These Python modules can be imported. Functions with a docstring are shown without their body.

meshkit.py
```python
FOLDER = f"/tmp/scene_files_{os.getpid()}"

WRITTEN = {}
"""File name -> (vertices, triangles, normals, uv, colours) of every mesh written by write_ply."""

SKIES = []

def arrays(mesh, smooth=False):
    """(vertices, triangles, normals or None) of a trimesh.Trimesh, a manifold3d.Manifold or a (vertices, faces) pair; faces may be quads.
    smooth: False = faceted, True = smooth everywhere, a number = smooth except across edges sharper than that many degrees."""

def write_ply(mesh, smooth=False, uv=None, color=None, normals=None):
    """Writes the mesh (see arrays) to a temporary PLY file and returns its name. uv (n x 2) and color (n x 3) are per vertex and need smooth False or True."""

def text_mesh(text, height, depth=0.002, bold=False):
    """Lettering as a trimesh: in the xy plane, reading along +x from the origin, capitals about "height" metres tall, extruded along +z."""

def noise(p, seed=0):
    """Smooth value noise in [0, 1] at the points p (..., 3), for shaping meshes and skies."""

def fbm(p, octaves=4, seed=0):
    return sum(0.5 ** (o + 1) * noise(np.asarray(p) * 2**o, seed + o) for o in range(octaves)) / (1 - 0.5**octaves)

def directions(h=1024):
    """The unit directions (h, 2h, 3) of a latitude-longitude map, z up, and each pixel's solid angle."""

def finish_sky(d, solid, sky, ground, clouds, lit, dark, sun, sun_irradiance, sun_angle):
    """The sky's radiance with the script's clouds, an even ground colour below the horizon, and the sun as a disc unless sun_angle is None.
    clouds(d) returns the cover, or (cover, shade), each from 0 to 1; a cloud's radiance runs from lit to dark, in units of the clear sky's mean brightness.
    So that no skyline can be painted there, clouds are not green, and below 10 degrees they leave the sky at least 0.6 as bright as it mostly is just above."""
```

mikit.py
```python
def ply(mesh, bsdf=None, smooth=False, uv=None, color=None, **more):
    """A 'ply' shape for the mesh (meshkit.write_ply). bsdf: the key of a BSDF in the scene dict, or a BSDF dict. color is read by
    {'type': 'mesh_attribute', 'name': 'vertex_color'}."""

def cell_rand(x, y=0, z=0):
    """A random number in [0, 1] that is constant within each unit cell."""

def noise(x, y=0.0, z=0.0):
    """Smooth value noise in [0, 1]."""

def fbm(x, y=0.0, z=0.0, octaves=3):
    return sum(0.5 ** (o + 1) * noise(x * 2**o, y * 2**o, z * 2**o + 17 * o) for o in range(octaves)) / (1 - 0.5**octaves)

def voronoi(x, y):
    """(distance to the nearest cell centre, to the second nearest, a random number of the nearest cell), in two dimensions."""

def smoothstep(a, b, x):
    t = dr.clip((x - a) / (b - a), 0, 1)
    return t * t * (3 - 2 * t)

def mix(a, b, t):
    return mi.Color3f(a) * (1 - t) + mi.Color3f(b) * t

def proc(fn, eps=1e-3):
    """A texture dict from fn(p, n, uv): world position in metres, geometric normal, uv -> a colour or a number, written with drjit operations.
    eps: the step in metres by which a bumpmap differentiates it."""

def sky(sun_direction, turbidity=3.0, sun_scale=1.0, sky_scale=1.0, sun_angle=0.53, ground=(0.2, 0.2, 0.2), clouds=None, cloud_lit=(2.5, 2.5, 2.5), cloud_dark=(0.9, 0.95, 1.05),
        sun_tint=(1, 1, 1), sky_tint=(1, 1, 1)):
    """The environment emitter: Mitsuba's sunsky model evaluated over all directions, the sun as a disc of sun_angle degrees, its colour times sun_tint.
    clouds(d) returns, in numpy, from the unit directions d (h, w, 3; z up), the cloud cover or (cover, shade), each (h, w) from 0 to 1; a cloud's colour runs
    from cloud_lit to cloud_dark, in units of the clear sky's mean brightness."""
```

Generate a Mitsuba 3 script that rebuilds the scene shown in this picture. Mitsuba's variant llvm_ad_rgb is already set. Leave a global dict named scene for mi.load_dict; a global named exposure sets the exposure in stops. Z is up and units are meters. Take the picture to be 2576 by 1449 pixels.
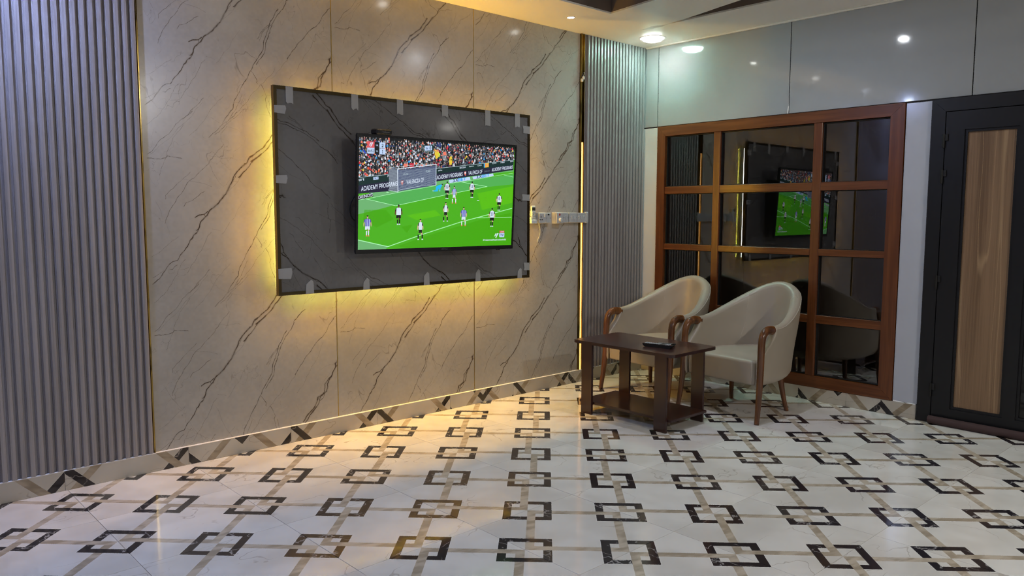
import math, random
import numpy as np
import trimesh
import drjit as dr
import mitsuba as mi
import mikit, meshkit
from mikit import proc, noise, fbm, cell_rand, smoothstep, mix
from shapely.geometry import Polygon, box as sbox
from shapely.ops import unary_union

T = mi.ScalarTransform4f
random.seed(5); rng = np.random.default_rng(5)
PI = math.pi
scene, labels = {}, {}

# ------------------------------------------------------------------ camera
CAM = np.array([-5.4218, -4.2317, 1.3624])
YAW, PITCH, ROLL = 0.741512, -0.0950426, 0.0015970
_f = np.array([math.sin(YAW) * math.cos(PITCH), math.cos(YAW) * math.cos(PITCH), math.sin(PITCH)])
_r = np.cross(_f, [0, 0, 1.0]); _r /= np.linalg.norm(_r); _u = np.cross(_r, _f)
_up = -_r * math.sin(ROLL) + _u * math.cos(ROLL)
scene['camera'] = {'type': 'perspective', 'fov': 2 * math.degrees(math.atan(1288 / 1956.53)), 'fov_axis': 'x', 'near_clip': 0.02, 'far_clip': 100.0,
                   'to_world': T().look_at(origin=CAM.tolist(), target=(CAM + _f).tolist(), up=_up.tolist())}
exposure = 0.0

# ------------------------------------------------------------------ lamps of the room (ceiling height 2.768)
CEIL = 2.768
# x, y, z, radius, rgb radiance
BIG = (-0.267, -0.268, CEIL, 0.086, (78, 150, 128))
SPOTS = [(-1.23, -0.278, CEIL, 0.024, (60, 60, 56)), (-2.435, -0.281, CEIL, 0.024, (60, 60, 56)),
         (-3.64, -0.28, CEIL, 0.024, (60, 66, 80)), (-4.85, -0.30, CEIL, 0.03, (1300, 1680, 3200)),
         (-1.2, -1.63, CEIL, 0.032, (1050, 1150, 1350)), (-2.79, -2.05, 3.037, 0.024, (822, 740, 600))]
HALL_AND_FILL = [(-0.12, -9.0, CEIL, 0.14, (34, 34, 28)), (-0.9, -7.85, CEIL, 0.11, (9, 9, 9)), (-2.4, -6.0, CEIL, 0.12, (640, 615, 570)), (-5.4, -3.0, 3.037, 0.06, (360, 440, 600))]  # last two: unseen fill lamps added to raise floor and wall brightness
LED = (560.0, 300.0, 26.0)
LED_ROW = {'top': 0.72, 'bottom': 1.35, 'left': 1.05, 'right': 0.9}
LED_CHANNEL = (1.6, 0.72, 0.13)

VEINS = [[0.7161,0.1663,0.6675,0.1123,5.5],[0.6675,0.1123,0.6171,0.0634,5.5],[0.6171,0.0634,0.5676,0.0197,5.5],[0.5676,0.0197,0.5431,-0.002,5.5],[0.5431,0.9205,0.5137,0.8897,5.5],[0.5137,0.8897,0.4818,0.8478,5.5],[0.4818,0.8478,0.4668,0.8157,5.5],[0.4668,0.8157,0.4349,0.7608,5.5],[0.4349,0.7608,0.3919,0.7106,5.5],[0.3919,0.7106,0.3358,0.6565,5.5],[0.3358,0.6565,0.3169,0.6297,5.5],[0.3169,0.6297,0.2847,0.5987,5.5],[0.2847,0.5987,0.2611,0.5546,5.5],[0.283,0.5931,0.2591,0.5402,3.2],[0.2591,0.5402,0.2313,0.4965,3.2],[0.2313,0.4965,0.1991,0.4488,3.2],[0.1991,0.4488,0.1679,0.4191,3.2],[0.1679,0.4191,0.1521,0.3955,3.2],[0.1521,0.3955,0.1285,0.3877,2.8],[0.1285,0.3877,0.1109,0.3688,2.8],[0.1109,0.3688,0.0886,0.3351,2.8],[0.0886,0.3351,0.0623,0.3017,2.8],[0.0623,0.3017,0.0281,0.2712,2.8],[0.6171,0.0634,0.5776,0.0338,3],[0.5776,0.0338,0.5478,-0.0041,3],[0.4963,0.8596,0.4911,0.8436,2.2],[0.4911,0.8436,0.4645,0.8156,2.2],[0.8144,0.249,0.8021,0.2176,4.5],[0.8021,0.2176,0.7578,0.1724,4.5],[0.7578,0.1724,0.718,0.1369,4.5],[0.718,0.1369,0.6393,0.048,4.5],[0.6393,0.048,0.5814,0.009,4.5],[0.8009,0.2155,0.7497,0.1678,4.5],[0.7497,0.1678,0.6488,0.0593,4.5],[0.6488,0.0593,0.599,0.0202,4.5],[0.599,0.9427,0.5107,0.8433,4.5],[1.0998,0.635,1.0735,0.5925,5.5],[1.0735,0.5925,1.0346,0.518,5.5],[1.0346,0.518,1.0286,0.4729,5.5],[1.0286,0.4729,0.9826,0.4521,5.5],[0.9826,0.4521,0.9635,0.4064,5.5],[0.9635,0.4064,0.9185,0.3595,5.5],[0.9185,0.3595,0.893,0.3227,5.5],[0.893,0.3227,0.8549,0.2855,5.5],[0.8549,0.2855,0.7982,0.2215,5.5],[1.1148,0.6667,1.0783,0.639,6],[1.0783,0.639,1.0875,0.6143,6],[1.0875,0.6143,1.0572,0.5656,6],[1.0572,0.5656,1.0175,0.5187,6],[1.0175,0.5187,1.0101,0.473,6],[1.0101,0.473,0.9905,0.4527,6],[0.9905,0.4527,0.9649,0.4451,6],[0.9649,0.4451,0.932,0.3866,6],[0.932,0.3866,0.8873,0.3422,6],[0.8873,0.3422,0.8618,0.3127,6],[1.0164,0.472,0.9964,0.4342,2.5],[0.9964,0.4342,0.9707,0.4209,2.5],[0.9707,0.4209,0.9444,0.3787,2.5],[0.9444,0.3787,0.9058,0.3389,2.5],[0.9058,0.3389,0.8866,0.3134,2.5],[0.8008,0.2228,0.7387,0.256,1.8],[0.7387,0.256,0.7026,0.3089,1.8],[0.7026,0.3089,0.6972,0.3526,1.8],[0.7982,0.2259,0.868,0.2507,1.5],[0.868,0.2507,0.9196,0.2573,1.5],[0.467,0.8202,0.5021,0.8212,1.2],[0.5021,0.8212,0.522,0.8537,1.2],[0.4348,0.7585,0.4682,0.7886,1.3],[0.4682,0.7886,0.4972,0.8166,1.3],[0.2592,0.6231,0.2816,0.6333,3.2],[0.2816,0.6333,0.3062,0.6408,3.2],[0.3062,0.6408,0.3267,0.6542,3.2],[0.3039,0.6386,0.3101,0.6253,2.5],[0.0255,0.0024,0.0681,0.004,2.2],[0.0681,0.004,0.1175,0.0064,2.2],[0.1175,0.0064,0.1262,0.0179,2.2],[0.1262,0.0179,0.1594,0.011,2.2],[0.1594,0.011,0.1994,0.0074,2.2],[0.2668,0.2609,0.2314,0.2342,1.9],[0.2314,0.2342,0.1829,0.1854,1.9],[0.1829,0.1854,0.1222,0.1258,1.9],[0.1222,0.1258,0.0772,0.0786,1.9],[0.0772,0.0786,0.0283,0.0234,1.9],[0.326,0.3324,0.2761,0.2801,1.9],[0.2761,0.2801,0.2403,0.2425,1.9],[0.2403,0.2425,0.2094,0.2147,1.9],[0.2146,0.1836,0.1899,0.1475,1.4],[0.1899,0.1475,0.1591,0.1134,1.4],[0.1591,0.1134,0.1403,0.0591,1.4],[0.1403,0.0591,0.1175,0.0068,1.4],[0.1175,0.9293,0.0994,0.8903,1.4],[0.0994,0.8903,0.083,0.8388,1.4],[0.7685,0.8762,0.7431,0.8356,2.7],[0.7431,0.8356,0.7225,0.805,2.7],[0.7225,0.805,0.7114,0.7626,2.7],[0.7114,0.7626,0.6801,0.6945,2.7],[0.6801,0.6945,0.6711,0.6391,2.7],[0.6711,0.6391,0.6178,0.5508,2.7],[0.6178,0.5508,0.5901,0.507,2.7],[0.5901,0.507,0.5425,0.4209,2.7],[0.5425,0.4209,0.4979,0.3404,2.7],[0.4979,0.3404,0.4873,0.2994,2.7],[0.4873,0.2994,0.4438,0.2378,2.7],[0.7119,0.7807,0.6718,0.7428,2],[0.6718,0.7428,0.6518,0.7195,2],[0.6518,0.7195,0.6366,0.6948,2],[0.4773,0.2795,0.4486,0.2459,2.2],[0.4486,0.2459,0.4291,0.2089,2.2],[0.7346,0.5428,0.7085,0.4985,1.4],[0.7085,0.4985,0.6579,0.4426,1.4],[0.6579,0.4426,0.5981,0.3818,1.4],[0.5981,0.3818,0.578,0.3482,1.4],[0.578,0.3482,0.534,0.3036,1.4],[0.534,0.3036,0.4714,0.2401,1.4],[0.5099,0.2824,0.4808,0.2441,1.8],[0.4808,0.2441,0.4242,0.1996,1.8],[0.4242,0.1996,0.3867,0.1615,1.8],[0.3867,0.1615,0.3497,0.1282,1.8],[0.5951,0.512,0.6112,0.4938,2.2],[0.6112,0.4938,0.625,0.4751,2.2],[0.625,0.4751,0.6388,0.4541,2.2],[0.6388,0.4541,0.6291,0.453,2.2],[0.6291,0.453,0.6385,0.4427,2.2],[0.6554,0.44,0.6717,0.4168,1.9],[0.6717,0.4168,0.6854,0.3816,1.9],[0.6854,0.3816,0.6773,0.3579,1.9],[0.6773,0.3579,0.6763,0.3258,1.9],[0.6763,0.3258,0.6926,0.2951,1.9],[0.6926,0.2951,0.7091,0.2666,1.9],[0.5339,0.2991,0.5621,0.2972,1],[0.5621,0.2972,0.5953,0.2911,1],[0.5953,0.2911,0.6431,0.2771,1],[0.6431,0.2771,0.7019,0.2729,1],[0.4253,0.0976,0.392,0.0557,1.9],[0.392,0.0557,0.3685,0.0279,1.9],[0.3685,0.0279,0.3358,-0.0133,1.9],[0.3358,0.9092,0.2987,0.8637,1.9],[0.2987,0.8637,0.2716,0.8408,1.9],[0.2716,0.8408,0.2493,0.827,1.9],[0.2493,0.827,0.2088,0.7823,1.9],[0.2088,0.7823,0.1861,0.7471,1.9],[0.1861,0.7471,0.1639,0.7208,1.9],[0.1639,0.7208,0.1367,0.673,1.9],[0.1367,0.673,0.1181,0.6255,1.9],[0.1181,0.6255,0.1063,0.5911,1.9],[0.2376,0.8614,0.2017,0.8212,1.5],[0.2017,0.8212,0.1667,0.7942,1.5],[0.1667,0.7942,0.1488,0.768,1.5],[0.1488,0.768,0.112,0.7372,1.5],[0.112,0.7372,0.1112,0.7157,1.5],[0.1934,0.8274,0.2103,0.8214,1.2],[0.2103,0.8214,0.2359,0.8157,1.2],[0.2359,0.8157,0.301,0.8044,1.2],[0.301,0.8044,0.3539,0.7894,1.2],[0.3171,0.7606,0.2856,0.7446,1.8],[0.2856,0.7446,0.2451,0.7132,1.8],[0.2451,0.7132,0.2143,0.6997,1.8],[0.2143,0.6997,0.2006,0.6778,1.8],[0.5366,0.7192,0.5019,0.6708,1.1],[0.5019,0.6708,0.4767,0.6205,1.1],[0.4767,0.6205,0.4476,0.5887,1.1],[0.4476,0.5887,0.4232,0.5526,1.1],[0.4508,0.592,0.4167,0.5424,1.3],[0.4167,0.5424,0.4024,0.529,1.3],[0.7145,0.7757,0.6888,0.7518,1.5],[0.6888,0.7518,0.6683,0.7327,1.5],[0.6683,0.7327,0.6425,0.695,1.5],[0.3392,0.5435,0.316,0.5215,1.4],[0.316,0.5215,0.2866,0.4462,1.4],[0.2866,0.4462,0.2583,0.3981,1.4],[0.2583,0.3981,0.2398,0.3721,1.4],[0.2398,0.3721,0.212,0.329,1.4],[0.212,0.329,0.194,0.3122,1.4],[0.194,0.3122,0.153,0.3077,1.4],[0.3444,0.5614,0.3669,0.5589,1.2],[0.3669,0.5589,0.3938,0.545,1.2],[0.1675,0.5197,0.1541,0.5026,1.3],[0.1541,0.5026,0.1282,0.4901,1.3],[0.1282,0.4901,0.0937,0.465,1.3],[0.0937,0.465,0.0592,0.4315,1.3],[0.0592,0.4315,0.0278,0.4175,1.3],[0.1554,0.3713,0.1356,0.3525,1.9],[0.1356,0.3525,0.131,0.3452,1.9],[0.131,0.3452,0.1183,0.3445,1.9],[0.1973,0.4004,0.1837,0.3833,1.4],[0.1837,0.3833,0.1652,0.3489,1.4],[0.1652,0.3489,0.1424,0.3105,1.4],[0.1424,0.3105,0.124,0.272,1.4],[0.124,0.272,0.0885,0.2261,1.4],[0.0885,0.2261,0.0303,0.1737,1.4],[0.0888,0.3394,0.0633,0.3276,1.6],[0.0633,0.3276,0.0295,0.3078,1.6],[0.2172,0.3531,0.1909,0.3455,1.2],[0.1909,0.3455,0.165,0.3423,1.2],[0.4468,0.1928,0.4151,0.1534,1.2],[0.4151,0.1534,0.4162,0.1164,1.2],[0.4162,0.1164,0.4292,0.0875,1.2],[0.4292,0.0875,0.4278,0.0459,1.2],[0.4278,0.0459,0.4078,0.006,1.2],[0.4385,0.3638,0.3954,0.3245,1.2],[0.3954,0.3245,0.3663,0.2804,1.2],[0.3663,0.2804,0.3325,0.2233,1.2],[0.3325,0.2233,0.2901,0.1719,1.2],[0.2901,0.1719,0.2439,0.1258,1.2],[0.3648,0.2349,0.3964,0.2192,1.0],[0.3964,0.2192,0.4283,0.1987,1.0],[0.4283,0.1987,0.4939,0.1849,1.0],[0.4939,0.1849,0.5318,0.1682,1.0],[0.3486,0.0325,0.4224,0.0231,1.2],[0.4224,0.0231,0.4602,0.0265,1.2],[0.4602,0.0265,0.5028,0.0155,1.2],[0.8881,0.0754,0.8635,0.0502,2.5],[0.8635,0.0502,0.8148,0.0001,2.5],[0.8148,0.9226,0.7938,0.8822,2.5],[0.7938,0.8822,0.7593,0.8348,2.5],[0.7593,0.8348,0.7318,0.7886,2.5],[0.7318,0.7886,0.711,0.7327,2.5],[0.711,0.7327,0.6903,0.6771,2.5],[0.6903,0.6771,0.6798,0.6281,2.5],[0.6798,0.6281,0.6325,0.5515,2.5],[0.725,0.7824,0.671,0.7333,1.8],[0.671,0.7333,0.6505,0.6832,1.8],[1.1183,0.046,1.0628,-0.0145,2.5],[1.0628,0.908,1.0406,0.8552,2.5],[1.0406,0.8552,0.9752,0.7973,2.5],[0.9752,0.7973,0.8894,0.7104,2.5],[0.8894,0.7104,0.8399,0.6397,2.5],[0.8399,0.6397,0.8119,0.6042,2.5],[0.8367,0.6336,0.7651,0.5392,1.2],[0.7651,0.5392,0.7102,0.4803,1.2],[1.0047,0.7817,0.9712,0.7049,1.2],[0.9712,0.7049,0.9062,0.5984,1.2],[0.9062,0.5984,0.8679,0.5466,1.2],[0.8679,0.5466,0.8298,0.4896,1.2],[1.0719,0.6398,1.0266,0.6341,1.1],[1.0266,0.6341,0.9816,0.6111,1.1],[1.0647,0.6115,1.0249,0.5585,1.0],[1.0249,0.5585,0.9852,0.5002,1.0],[0.8628,0.2428,0.8222,0.2324,1.5],[0.8222,0.2324,0.802,0.2144,1.5],[0.7664,0.2423,0.8021,0.2176,1.3],[0.9531,0.2438,0.9361,0.1794,1.2],[0.9361,0.1794,0.8945,0.1236,1.2],[0.8945,0.1236,0.8695,0.0603,1.2],[1.0541,0.2444,0.9694,0.1837,1.2],[0.9694,0.1837,0.9525,0.1521,1.2],[0.9525,0.1521,0.8862,0.1046,1.2],[1.085,0.2595,0.999,0.2021,1.4],[0.999,0.2021,0.9343,0.1193,1.4],[0.3219,0.3103,0.2588,0.2375,1.2],[0.2588,0.2375,0.1425,0.1126,1.2],[0.1425,0.1126,0.044,0.0262,1.2],[0.5422,0.3748,0.5009,0.2918,1.8],[0.5009,0.2918,0.4516,0.214,1.8],[0.551,0.2995,0.4763,0.2294,1.5],[0.4763,0.2294,0.3865,0.1464,1.5]]

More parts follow.
